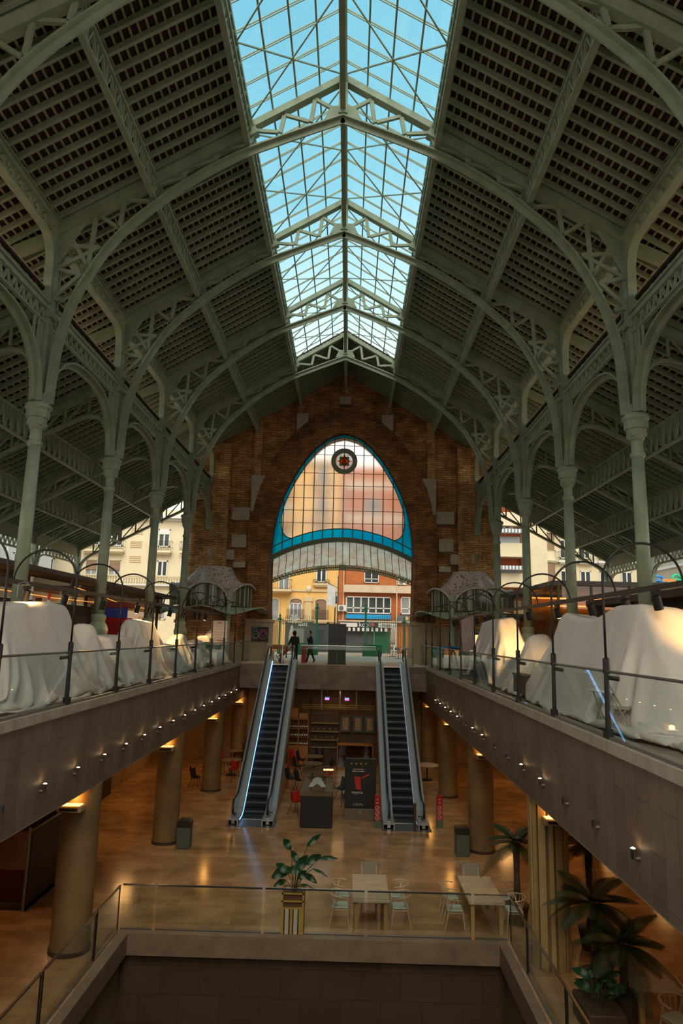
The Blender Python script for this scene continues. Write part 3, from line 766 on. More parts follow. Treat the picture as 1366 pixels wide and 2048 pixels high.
window(h,-5.05,-3.9,2.95,4.4,YB-.03,M['pcurt'],3,0,.08); balcony(h,-5.3,-3.7,2.92,YB,.3,'y',-1,.9); balcony(h,-2.9,-1.4,2.92,YB,.3,'y',-1,.9)
part('pilaster', M['ytrim'], h, (-3.6,-3.0,YB-.1,YB,2.9,4.6), (-3.7,-2.9,YB-.16,YB,4.6,5.0))
q = MB(); q.sphere((-3.3,YB-.1,5.75),.26,10,8,(1,.7,1.2)); q.build('mask_ornament', M['cream'], h, True)
part('shopfront', mat('slate_shopfront', (.045,.055,.06), .6), h, (-5.35,-1.3,YB-.08,YB,0,2.72))
part('shop_shutter', mat('grey_shutter', (.16,.18,.17), .6), h, (-4.6,-3.6,YB-.12,YB,0,2.1)); part('shop_door', M['pdark'], h, (-2.4,-1.5,YB-.12,YB,0,2.0))
q = MB()
for k in range(9): q.box(-4.15+k*.09,-4.10+k*.09,YB-.13,YB-.08,2.35-.03*(k % 3),2.6)
q.build('shop_sign', M['white'], h)
part('street_door', mat('brown_door', (.40,.20,.07), .6), h, (-6.9,-6.1,YB-.1,YB,0,2.4)); bthing(h)
# orange brick house
h = thing('apartment_house', 'orange brick house with beige bands and blue sign, right half of the great archway', 'building', (5,YB,0), 'houses across the street')
part('wall', M['orange'], h, (-.5,9.5,YB+.02,YB+10,0,17)); part('bands', M['band'], h, *[(-.05,9.4,YB-.5,YB+.02,5.52+z,6.2+z) for z in (0,3.1,6.2,9.3)])
part('upper_wall', M['orange'], h, (.15,4.95,YB-.5,YB+.02,6.2,8.62), (.15,4.95,YB-.5,YB+.02,9.3,11.7), (.15,4.95,YB-.5,YB+.02,12.4,14.8))
for z in (0,3.1,6.2): window(h,1.85,3.2,6.4+z,7.55+z,YB-.5,M['pdark'],2,1,.07); part('awning', M['white'], h, *[(1.8+k*.17,1.88+k*.17,YB-.75,YB-.5,7.52+z,7.75+z) for k in range(9)])
window(h,.2,4.4,3.6,5.15,YB-.02,M['pdark'],6,1,.09); window(h,5.3,6.9,3.6,5.2,YB-.02,M['pcurt'],2,1,.09)
for z in (0,3.1,6.2): window(h,6.0,7.6,6.4+z,7.9+z,YB+.02,M['pcurt'],2,0,.08)
part('blue_sign', mat('blue_sign', (.01,.33,.70), .5), h, (.22,4.38,YB-.2,YB,3.1,3.5)); part('grey_sign', mat('grey_sign', (.12,.14,.16), .6), h, (4.86,8,YB-.2,YB,2.95,3.5))
q = MB(); q.prism([(5.85+.17*math.cos(2*PI*k/16),3.22+.17*math.sin(2*PI*k/16)) for k in range(16)],'y',YB-.23,YB-.2); q.build('sign_disc', mat('ochre', (.62,.40,.14), .6), h)
part('ledge', M['band'], h, (-.45,9,YB-.35,YB,2.82,2.95)); part('white_fascia', M['white'], h, (-.3,1.3,YB-.25,YB,2.35,2.72), (3.2,4.8,YB-.25,YB,2.35,2.8), (4.4,4.9,YB-.2,YB,0,2.8))
part('sign_board', mat('navy_sign', (.012,.018,.045), .5), h, (1.3,3.2,YB-.3,YB,2.3,2.8))
part('shop_shutter', mat('mesh_shutter', (.07,.075,.085), .5, 0, .3, 8), h, (.2,4.0,YB-.06,YB,0,2.0)); part('green_door', M['green'], h, (2.6,4.3,YB-.1,YB,0,2.05))
q = MB()
for k in range(18): q.box(.25+k*.21,.46+k*.21,YB-.5,YB-.3,1.97,2.28,k % 2)
q.build('awning', [M['dark'],M['white']], h)
part('downpipe', M['band'], h, (-.1,0,YB-.1,YB,2.9,17), (4.85,4.93,YB-.62,YB-.5,0,17))
bthing(h)
def text(nm, s_, loc, size, m, parent=None, rot=(PI/2,0,0), align='CENTER', ext=.005):
    c = bpy.data.curves.new(nm, 'FONT'); c.body = s_; c.size = size; c.extrude = ext; c.align_x = align; c.align_y = 'CENTER'
    t0 = bpy.data.objects.new(nm, c); COL.objects.link(t0); t0.location = loc; t0.rotation_euler = rot
    dg = bpy.context.evaluated_depsgraph_get(); me = bpy.data.meshes.new_from_object(t0.evaluated_get(dg)); 
    bpy.data.objects.remove(t0); bpy.data.curves.remove(c)
    o = bpy.data.objects.new(nm, me); COL.objects.link(o); me.materials.clear(); me.materials.append(m)
    o.location = loc; o.rotation_euler = rot
    if parent: o.parent = parent; o.matrix_parent_inverse = parent.matrix_world.inverted() if parent.matrix_world != Matrix() else rel(parent)
    return o
text('sign_letters','kopi',(1.95,YB-.32,2.56),.62,M['white'],h); q = MB(); q.sphere((2.72,YB-.3,2.55),.17,10,8,(1,.3,1)); o = q.build('sign_fruit', mat('red_fruit', (.65,.02,.02), .5), h); o.matrix_parent_inverse = rel(h)
text('sign_letters','man',(3.95,YB-.27,2.56),.5,mat('grey_letters',(.16,.16,.2),.6),h)
for x,z,y,l in ((-.15,3.74,YB-.4,'white air conditioner between the yellow and orange houses'),(5.4,6.9,YB-.3,'upper of two air conditioners at the right edge of the archway'),(5.4,6.3,YB-.3,'lower of two air conditioners at the right edge of the archway')):
    t = thing('air_conditioner', l, 'air conditioner', (x,y,z), 'air conditioners outside')
    q = MB(); q.rbox(-.4,.4,0,.35,0,.56,.03); q.build('casing', M['white'], t); q = MB(); q.prism([(-.08+.22*math.cos(2*PI*k/18),.28+.22*math.sin(2*PI*k/18)) for k in range(18)],'y',-.02,.01); q.build('fan_grille', M['greymetal'], t)
# neighbours seen through the open sides
h = thing('corner_building', 'cream apartment building with balconies behind the left row of columns', 'building', (-20,YB,0), 'houses across the street')
part('wall', M['cream'], h, (-34,-11.2,YB,YB+9,0,13)); part('cornice', M['offw'], h, (-34,-11,YB-.7,YB,12.1,12.5), (-34,-11,YB-.25,YB,11.9,12.1), (-34,-11,YB-.5,YB,5.7,5.85))
for x in (-32.2,-28,-23.9,-21.7,-17.2,-14.7,-12.6):
    window(h,x-.56,x+.56,9.4,11.1,YB,M['pdark'],2,0,.11,None,'y',-1); 
    part('roller_box', M['offw'], h, (x-.5,x+.5,YB-.13,YB,10.6,11.0))
    balcony(h,x-.85,x+.85,9.0,YB,.7,'y',-1,.9,M['cream'],10)
    if x in (-23.9,-21.7): window(h,x-.56,x+.56,6.55,8.05,YB,M['pcurt'],2,0,.06); part('roller_shutter', M['shutter'], h, (x-.52,x+.52,YB-.13,YB,7.1,8.03))
    else: window(h,x-.5,x+.5,6.6,8.1,YB,M['pdark'],2,0,.11)
    window(h,x-.6,x+.6,2.6,4.6,YB,M['pcurt'],2,0,.09)
q = MB(); q.box(-34,-11.2,YB-.5,YB-.3,6.55,6.65)
for k in range(90): q.lathe([(.06,5.85),(.10,6.05),(.05,6.3),(.07,6.55)],6,(-34+k*.25,YB-.4))
q.build('balustrade', M['cream'], h)
part('vents', M['ytrim'], h, *[(-20.4,-19.3,YB-.06,YB,z+.18*k,z+.18*k+.06) for z in (7.9,9.3,10.6) for k in range(4)])
bthing(h)
h = thing('white_building', 'white building with blue windows and iron balconies at the far left edge', 'building', (-26,46,0), 'houses across the street')
part('wall', M['offw'], h, (-34,-26,20,60,0,14))
for y in (33,36.5,40,43.5,46.8,50.2,53.6,57):
    window(h,y-.6,y+.6,5.2,7.4,-26,mat('blue_pane',(.10,.17,.25),.2) if 'blue_pane' not in bpy.data.materials else bpy.data.materials['blue_pane'],3,0,.1,None,'x',1); balcony(h,y-1.0,y+1.0,4.9,-26,.7,'x',1,.9,M['offw'],12)
part('pilasters', M['white'], h, *[(-26,-25.85,y-.12,y+.12,0,14) for y in (34.7,38.3,41.8,45.2,48.5,52,55.4)]); bthing(h)
def plant_pot(loc, l, sc=1):
    t = thing('potted_plant', l, 'plant', loc, 'balcony plants'); q = MB(); q.lathe([(.16*sc,0),(.24*sc,.4*sc),(.22*sc,.42*sc)],12); q.build('pot', mat('clay_pot',(.45,.27,.17),.8), t)
    q = MB()
    for k in range(16):
        a = k*2.4; d = .25*sc+.2*sc*random.random(); hgt = (.5+.6*random.random())*sc
        q.add([(-.03,0,.4*sc),(.03,0,.4*sc),(d*math.cos(a)+.02,d*math.sin(a),.4*sc+hgt),(d*math.cos(a)-.02,d*math.sin(a),.4*sc+hgt*.95)],[(0,1,2,3)])
    q.build('leaves', mat('plant_leaf',(.05,.16,.05),.6), t)
plant_pot((-25.6,52.4,4.9),'potted palm on a balcony of the white building at far left',1.4)
h = thing('balcony_block', 'apartment block with deep cream balconies and red walls behind the right columns', 'building', (15,58,0), 'houses across the street')
part('wall', mat('terracotta_wall',(.46,.12,.05),.8), h, (10.8,15.2,58.6,66,0,14.5))
part('parapets', M['cream'], h, *[(10.8,15.6,57.2,57.5,z,z+1.0) for z in (.4,3.2,6.0,8.55,11.2)], *[(10.8,15.6,57.2,58.6,z-.15,z) for z in (.4,3.2,6.0,8.55,11.2,13.8)], (15.2,17.2,57.6,66,0,14.5))
part('balcony_rails', mat('mesh_rail',(.30,.33,.36),.5), h, *[(10.9,14.8,57.22,57.3,z+1.0,z+1.55) for z in (3.2,6.0,8.55)])
for z,x1 in ((9.0,14.9),(6.4,14.9)):
    q = MB()
    for k in range(26): q.box(11.2+k*.14,11.34+k*.14,56.5,57.2,z+1.35-.5*(z < 7),z+1.67-.5*(z < 7),k % 2)
    q.build('awning', [M['white'],mat('grey_blue_stripe',(.2,.24,.34),.8)], h)
bthing(h)
t = thing('air_conditioner', 'white air conditioner on the red walled balcony block', 'air conditioner', (14.0,57.9,10.9), 'air conditioners outside'); q = MB(); q.rbox(-.45,.45,0,.35,0,.62,.03); q.build('casing', M['white'], t); q = MB(); q.prism([(-.08+.24*math.cos(2*PI*k/18),.31+.24*math.sin(2*PI*k/18)) for k in range(18)],'y',-.02,.01); q.build('fan_grille', M['dark'], t)
h = thing('ornate_building', 'cream ornate apartment building with rounded bays beyond the right columns', 'building', (24,70,0), 'houses across the street')
part('wall', M['cream'], h, (17.6,34,70,80,0,16)); 
for z in (3.2,6.4,9.6,12.6):
    part('string_course', M['offw'], h, (17.6,34,69.7,70,z-.2,z))
    for x in (18.6,22.6,24.6,26.6,28.8,31):
        window(h,x-.55,x+.55,z+.25,z+2.2,70,M['pdark'],2,0,.1); balcony(h,x-.8,x+.8,z,70,.6,'y',-1,.9,M['offw'],8)
q = MB()
for z in (3.2,6.4,9.6,12.6): q.lathe([(1.1,z-.3),(1.25,z-.1),(1.1,z),(1.05,z+.9),(1.2,z+1.0)],20,(20.5,70))
q.build('bay_parapets', M['cream'], h, True, auto=True); q = MB(); q.lathe([(1.0,0),(1.0,15)],20,(20.5,70)); q.build('bay', M['shutter'], h, True, auto=True); bthing(h)
h = thing('stone_block', 'plain beige stone block at the far right edge', 'building', (27,48,0), 'houses across the street')
part('wall', mat('beige_stone',(.52,.45,.35),.8,0,.06,1), h, (26,36,30,60,0,14)); part('bands', M['offw'], h, *[(25.85,26,30,60,z,z+.2) for z in (3.6,7.4,11)])
for y in (33,37,41,45,49,53,57): window(h,y-.8,y+.8,4.2,6.6,26,M['pdark'],2,0,.1,M['greymetal'],'x',-1); window(h,y-.8,y+.8,8.2,10.4,26,M['pdark'],2,0,.1,M['greymetal'],'x',-1)
bthing(h)
# festival sculpture
t = thing('festival_sculpture', 'blue, violet and green painted festival figure beyond the right aisle', 'sculpture', (22.2,47,0))
cols = [(.02,.28,.75),(.35,.12,.6),(.02,.62,.32),(.03,.5,.75),(.75,.30,.10)]
q = MB(); q.box(-1.6,1.6,-.8,.8,0,3.2); q.build('plinth', M['white'], t)
for k,(x,z,r,c) in enumerate(((-1.0,3.8,.85,3),(1.0,3.9,.85,2),(-.9,4.9,.7,1),(.3,4.9,.6,0),(1.2,5.2,.55,1),(.1,4.0,.7,1))):
    q = MB(); q.sphere((x,-.1*k,z),r,14,10,(1,.7,1)); q.build('figure_volume', mat(f'sculpture_paint_{k}', cols[c], .4), t, True)
for k,(x,z) in enumerate(((-.9,5.2),(.3,5.3),(1.1,4.4))):
    q = MB(); q.tube([(x+.75*math.cos(a/4)*(1-a/60),-.9,z+.4*math.sin(a/4)+a*.012) for a in range(0,40)],.09,6); q.build('swirl', mat(f'swirl_paint_{k}', cols[(k*2) % 5], .4), t, True)
q = MB(); q.box(-.7,.2,-1,-.8,5.6,5.8); q.build('orange_banner', mat('orange_paint', cols[4], .5), t)

# fence, planters, parasols, cafe furniture
def fpost(x, hgt, l):
    t = thing('fence_post', l, 'post', (x,55,0), 'green fence posts')
    q = MB(); q.lathe([(.16,0),(.16,.6),(.09,.7),(.075,hgt-.5),(.12,hgt-.45),(.12,hgt-.38),(.06,hgt-.3),(.1,hgt-.18),(.03,hgt-.08),(.01,hgt)],10); q.build('shaft', M['green'], t, True, auto=True)
    q = MB(); q.box(-.22,.22,-.03,.03,hgt-.55,hgt-.48); q.build('crossbar', M['green'], t)
for x,hg,l in ((-5.0,3.2,'short green fence post at the left side of the archway'),(-2.05,4.15,'tall green gate post right of the closed left parasol'),(1.84,4.2,'tall green gate post in front of the blue sign'),(4.92,3.2,'short green fence post at the right side of the archway')): fpost(x,hg,l)
def fence(x0, x1, l):
    t = thing('iron_fence', l, 'fence', ((x0+x1)/2,55,0), 'iron fence panels'); n = int((x1-x0)/.145); w_ = (x1-x0)/2
    q = MB()
    for z in (.35,2.35,2.6): q.box(-w_,w_,-.02,.02,z,z+.05)
    q.build('rails', M['steel_dark'], t); q = MB()
    for k in range(n+1):
        x = -w_+2*w_*k/n; zz = 2.75+.35*math.sin(PI*k/n); q.box(x-.018,x+.018,-.018,.018,.1,zz); q.add([(x-.025,0,zz),(x+.025,0,zz),(x,0,zz+.12),(x,.02,zz)],[(0,1,2),(0,2,3),(1,3,2)])
    tag(q.build('bars', M['steel_dark'], t), kind='stuff')
fence(-6.9,-5.15,'iron railing at the left edge of the archway'); fence(-4.85,-2.2,'iron railing behind the people at the archway'); fence(2.0,4.78,'iron railing behind the bare tree'); fence(5.06,6.6,'iron railing at the right edge of the archway')
for x0,x1,l in ((-3.6,-1.95,'long green planter box behind the walking man'),(1.6,3.1,'long green planter box under the bare tree')):
    t = thing('planter_box', l, 'planter', ((x0+x1)/2,54.2,0), 'green planters'); w_ = (x1-x0)/2
    q = MB(); q.rbox(-w_,w_,-.35,.35,0,.85,.02); q.build('box', M['green'], t); q = MB(); q.box(-w_-.03,w_+.03,-.38,.38,.8,.9); q.build('rim', M['green'], t)
t = thing('bare_tree', 'small leafless tree in the right green planter', 'tree', (2.5,54.2,.9)); q = MB()
def branch(q, p, d, L_, r, lv):
    e_ = p + d*L_; q.tube([p, (p+e_)/2 + Vector((random.uniform(-.03,.03),0,0)), e_],[r,r*.8,r*.6],5)
    if lv:
        for k in range(3):
            dd = (d + Vector((random.uniform(-.7,.7),random.uniform(-.5,.5),random.uniform(-.1,.5)))).normalized(); branch(q, e_, dd, L_*.62, r*.55, lv-1)
branch(q, Vector((0,0,0)), Vector((0,0,1)), .9, .04, 3); q.build('branches', mat('pale_bark',(.42,.38,.32),.8), t)
def parasol(x, l):
    t = thing('closed_parasol', l, 'parasol', (x,54,0), 'closed parasols'); q = MB(); q.lathe([(.3,0),(.3,.06),(.03,.08),(.03,2.3)],12); q.build('pole', M['greymetal'], t)
    sq = lambda a: 1+.18*math.cos(6*a)
    q = MB(); q.lathe([(.16,.95),(.2,1.2),(.17,1.6),(.09,2.05),(.02,2.3)],24,sq=sq); q.build('canopy', mat('beige_canvas',(.62,.52,.40),.9) if 'beige_canvas' not in bpy.data.materials else bpy.data.materials['beige_canvas'], t, True)
parasol(-3.95,'closed beige parasol left of the hooded person'); parasol(3.95,'closed beige parasol at the right of the bare tree')
t = thing('snowflake_decoration', 'white snowflake shaped street decoration fixed on the iron fence', 'decoration', (-3.85,54.95,2.78)); q = MB()
for k in range(6):
    a = k*PI/3; q.bar((0,0,0),(.36*math.cos(a),0,.36*math.sin(a)),.03,.05)
    for d in (.14,.24,.32):
        for s in (-1,1): q.bar((d*math.cos(a),0,d*math.sin(a)),((d)*math.cos(a)+.13*math.cos(a+s*PI/3),0,d*math.sin(a)+.13*math.sin(a+s*PI/3)),.025,.04)
q.tube([(.18*math.cos(2*PI*k/18),0,.18*math.sin(2*PI*k/18)) for k in range(18)],.02,5,True); q.build('flake', M['white'], t)
t = thing('hanging_banner', 'white cloth banner on a bracket before the yellow house', 'banner', (-1.0,59,0)); q = MB()
q.grid(lambda u,v: (-.42+.72*u, .05*math.sin(5*u+2*v), 6.0-.38*u-1.85*v*(1-.05*u)), 10, 12); q.build('cloth', mat('banner_cloth',(.72,.70,.70),.9,0,.12,3), t, True)
q = MB(); q.tube([(-.5,0,6.06),(.62,0,5.5)],.02,6); q.build('bracket', M['black'], t); q = MB(); q.tube([(.5,0,0),(.5,0,6.6)],.05,8); q.build('mast', M['greymetal'], t)
t = thing('street_lamp', 'dark lantern street lamp at the join of the two houses', 'lamp', (-.75,61,0)); q = MB(); q.lathe([(.14,0),(.06,.5),(.05,3.9),(.12,4.0)],10); q.build('post', M['black'], t)
q = MB(); q.lathe([(.1,4.3),(.24,4.4),(.19,4.9),(.05,5.1),(.03,5.4)],10); q.build('lantern', mat('teal_lantern',(.03,.09,.14),.3), t)
def cafe_chair(x, y, rz, l):
    t = thing('cafe_chair', l, 'chair', (x,y,0), 'pavement cafe chairs', rz)
    for (a,c) in ((-.2,-.2),(.2,-.2),(-.2,.2),(.2,.2)): q = MB(); q.tube([(a,c,0),(a*.9,c*.9,.45)],.014,5); q.build('leg', M['greymetal'], t)
    q = MB(); q.box(-.22,.22,-.22,.22,.44,.47); q.build('seat', M['greymetal'], t); q = MB(); q.tube([(-.2,.2,.45),(-.2,.24,.85),(.2,.24,.85),(.2,.2,.45)],.014,5); q.box(-.2,.2,.21,.24,.6,.8); q.build('backrest', M['greymetal'], t)
for x,y,r,l in ((4.1,49.5,.4,'grey cafe chair nearest the right escalator handrail'),(4.8,50.6,2.4,'grey cafe chair beside the archway right jamb'),(3.5,51.2,-1.2,'grey cafe chair nearest the planter of the tree')): cafe_chair(x,y,r,l)
t = thing('cafe_table', 'small round pavement cafe table between the grey chairs', 'table', (4.15,50.5,0)); q = MB(); q.lathe([(.22,0),(.22,.03),(.03,.05),(.03,.7)],12); q.build('pedestal', M['greymetal'], t); q = MB(); q.lathe([(.33,.7),(.33,.73)],20); q.build('tabletop', M['white'], t)
# ---------------------------------------------------------------- mosaic pavilions flanking the arch
M['mosaic'] = mat('trencadis_mosaic', (.62,.50,.45), .5, 0, 0, 7.5, .2, 12, .4, (.17,.11,.09))
for e_ , p_ in zip(M['mosaic'].node_tree.nodes['Color Ramp'].color_ramp.elements, (.57,.63)): e_.position = p_
M['canopyg'] = mat('pale_green_canopy', (.36,.40,.27), .6, 0, .12, 2)
M['kstone'] = mat('pavilion_stone', (.33,.26,.17), .7, 0, .12, 2)
def pavilion(s, l):
    cx, cy = s*7.75, YF+.3
    t = thing('mosaic_pavilion', l, 'pavilion', (cx, cy, 0), 'mosaic roofed pavilions')
    R_ = 2.55
    angs = [(-195+210*k/84)*PI/180 for k in range(85)]
    lobe = lambda a: abs(math.sin((a*180/PI+180)/60*PI)) # lobes 60 degrees wide centred on -150,-90,-30
    def edge(a):
        d = (a*180/PI + 180) % 60
        u = (d-30)/30
        return 3.15 + 1.25*math.sqrt(max(0, 1-u*u))
    b = MB()
    def fn(u, v):
        a = lerp(angs[0], angs[-1], u); r = lerp(R_*(1.0+.03), 1.05, v); ze_ = edge(a)
        z = lerp(ze_, 5.2, v**1.0) - .22*math.sin(PI*v) + (.3*v**3)
        d = (a*180/PI+180) % 60; g = abs((d-30)/30); z -= .35*math.sin(PI*v)*g*g
        return (r*math.cos(a), r*math.sin(a), z)
    b.grid(fn, 120, 12); b.build('mosaic_roof', M['mosaic'], t, True)
    b = MB(); b.tube([(R_*1.03*math.cos(a), R_*1.03*math.sin(a), edge(a)) for a in [lerp(angs[0],angs[-1],k/140) for k in range(141)]], .06, 6); b.build('roof_edge', M['mosaic'], t, True)
    # glazed lunettes between canopy and roof
    for c in (-150,-90,-30):
        g = MB(); bars = MB(); V = []; F_ = []
        for k in range(21):
            a = (c-28+56*k/20)*PI/180; V += [(2.45*math.cos(a),2.45*math.sin(a),3.1),(2.45*math.cos(a),2.45*math.sin(a),edge(a)-.04)]
            if k % 3 == 0: bars.box(2.47*math.cos(a)-.025,2.47*math.cos(a)+.025,2.47*math.sin(a)-.025,2.47*math.sin(a)+.025,3.1,edge(a)-.04)
        F_ = [(2*k,2*k+2,2*k+3,2*k+1) for k in range(20)]
        g.add(V, F_); w_ = g.build('lunette_pane', mat('dim_lunette_glass',(.10,.085,.06),.15) if 'dim_lunette_glass' not in bpy.data.materials else bpy.data.materials['dim_lunette_glass'], t); bars.build('glazing_bars', M['canopyg'], w_)
    b = MB()
    def cf(u, v):
        a = lerp(angs[0], angs[-1], u); r = lerp(2.3, 3.45 + .22*math.cos((a*180/PI+180)/60*2*PI+PI), v)
        return (r*math.cos(a), r*math.sin(a), 3.05 - .22*v + .10*math.cos((a*180/PI+180)/60*2*PI+PI)*v*2)
    b.grid(cf, 90, 4); b.build('glass_canopy', M['canopyg'], t)
    b = MB()
    for k in range(64):
        p = [cf(k/63, v) for v in (0,1)]; b.bar((p[0][0],p[0][1],p[0][2]-.03),(p[1][0],p[1][1],p[1][2]-.03),.03,.05)
    b.tube([cf(k/100,1) for k in range(101)], .04, 6); b.build('canopy_ribs', M['canopyg'], t)
    for a in (-120,-60):
        a = a*PI/180; b = MB(); b.lathe([(.13,0),(.13,3.9),(.1,4.0)],12,(2.72*math.cos(a),2.72*math.sin(a))); b.build('post', M['steel'], t, True, auto=True)
    b = MB(); b.lathe([(2.3,0),(2.3,.9)],40,a0=0); b.build('stone_base', M['kstone'], t)
    b = MB(); b.lathe([(2.2,.9),(2.2,2.1)],40); b.build('panelled_wall', M['kstone'] if s > 0 else M['brick'], t)
    b = MB(); b.lathe([(2.28,2.1),(2.28,2.25),(2.2,2.3),(2.2,3.1)],40); b.build('upper_wall', M['brick'], t)
pavilion(-1, 'mosaic roofed pavilion with green glass canopy left of the great arch')
pavilion(1, 'mosaic roofed pavilion with green glass canopy right of the great arch')
for s in (-1,1):
    b = MB(); b.box(min(s*4.22,s*5.75),max(s*4.22,s*5.75),YF-.4,YF+1.8,0,2.25); b.box(min(s*4.12,s*5.8),max(s*4.12,s*5.8),YF-.46,YF+1.85,2.25,2.42); b.box(min(s*4.1,s*5.85),max(s*4.1,s*5.85),YF-.52,YF+1.9,0,.5)
    b.build('stone_plinth', M['kstone'], wall)

# ---------------------------------------------------------------- balustrades with arched posts
postY = {'left': [11.57,14.55,17.57,20.5,23.53,26.55,29.55,32.5,35.55,38.45], 'right': [8.62,11.6,14.56,17.57,20.53,23.55,26.4,29.32,32.4,35.5,38.2]}
def make_post(sg):
    """sg -1: arch leans outwards to the left; origin at foot"""
    t = thing('balustrade_post', '', 'post', (0,0,0), 'arched black balustrade posts on the ' + ('left' if sg < 0 else 'right'))
    b = MB(); b.tube([(0,0,0),(0,0,1.2)], .036, 10); b.build('post_tube', M['black'], t, True, auto=True)
    b = MB(); b.tube([(0,.085,0),(0,.03,1.1)], .03, 10); b.build('brace_tube', M['black'], t, True, auto=True)
    b = MB(); b.lathe([(.055,1.04),(.055,1.28),(.03,1.3)], 12); b.build('collar', M['black'], t, True, auto=True)
    b = MB(); b.box(-.05,.05,-.05,.14,.02,.16); b.build('base_clamp', M['black'], t)
    P = [(0,0,1.28),(0,0,2.0)] + [(sg*(.68-.68*math.cos(a)),0,2.55+.68*math.sin(a)) for a in [PI*k/22 for k in range(23)]]
    b = MB(); b.tube(P, .022, 8); b.build('arch_tube', M['black'], t, True)
    b = MB(); b.tube([(sg*.02,-.03,.98),(sg*.16,-.12,.96)], .035, 10); b.build('small_lamp', M['black'], t, True, auto=True)
    return t
ZP = {'left':(XL-.06,-1), 'right':(XR+.06,1)}
for side in ('left','right'):
    x, sg = ZP[side]; g = None; ys = postY[side]
    for k, y in enumerate(ys):
        if g is None: g = o = make_post(sg)
        else: o = copy_tree(g)
        o.location = (x, y, .04); o['label'] = f'black arched balustrade post on the {side} balcony, {ORD[k]} from the near end'
    # glass panels between posts with a handrail
    ends = ys + [ys[-1]+2.9] if side == 'right' else ys + [40.9]
    for k in range(len(ends)-1):
        y0, y1 = ends[k]+.06, min(ends[k+1],41.0)-.06
        t = thing('glass_panel', f'clear glass balustrade panel of the {side} balcony, {ORD[k]} from the near end', 'glass panel', (x,(y0+y1)/2,.04), f'balustrade glass on the {side}')
        h = (y1-y0)/2; b = MB(); b.box(-.008,.008,-h,h,.02,1.06); b.build('pane', M['glass'], t)
        b = MB(); b.tube([(0,-h-.06,1.08),(0,h+.06,1.08)], .022, 8); b.build('handrail', M['greymetal'], t, True, auto=True)
        b = MB(); b.box(-.03,.03,-h,h,0,.05); b.build('shoe', M['greymetal'], t)
# track rails that carry the spotlights
M['spot_on'] = emit('spot_lens', (1,.85,.6), 9)
for side, x, z, ys in (('left',-6.71,2.58,[15.2,17.31,20.06,23.4,24.9,27.7,29.9,32.2,33.2,34.6]), ('right',6.13,2.6,[12.66,14.07,16.1,18.7,21.7,28.5,30.6,35.2,37.2])):
    t = thing('track_rail', f'dark lighting rail running above the {side} market stalls', 'rail', (x,25,z)); b = MB(); b.box(-.035,.035,-14.5,14.2,-.05,.05); b.build('rail', mat('brown_black_rail',(.05,.042,.038),.5) if 'brown_black_rail' not in bpy.data.materials else bpy.data.materials['brown_black_rail'], t)
    for k, y in enumerate(ys):
        on = (k in (1,3,5,9)) if side == 'left' else (k in (1,3,5))
        t = thing('track_spotlight', f'{"lit" if on else "unlit"} black spotlight on the {side} rail, {ORD[k]} from the near end', 'spotlight', (x,y,z-.05), f'spotlights of the {side} rail')
        b = MB(); b.box(-.04,.04,-.12,.12,-.07,0); b.build('adapter', M['black'], t)
        b = MB(); c0 = Vector((0,.02,-.1)); d = Vector((-.25 if side == 'left' else .25,.12,-.9)).normalized(); b.tube([c0, c0+d*.26], .085, 14); b.build('head', M['black'], t, True, auto=True)
        if on: b = MB(); b.tube([c0+d*.262, c0+d*.266], .065, 14); b.build('lens', M['spot_on'], t)

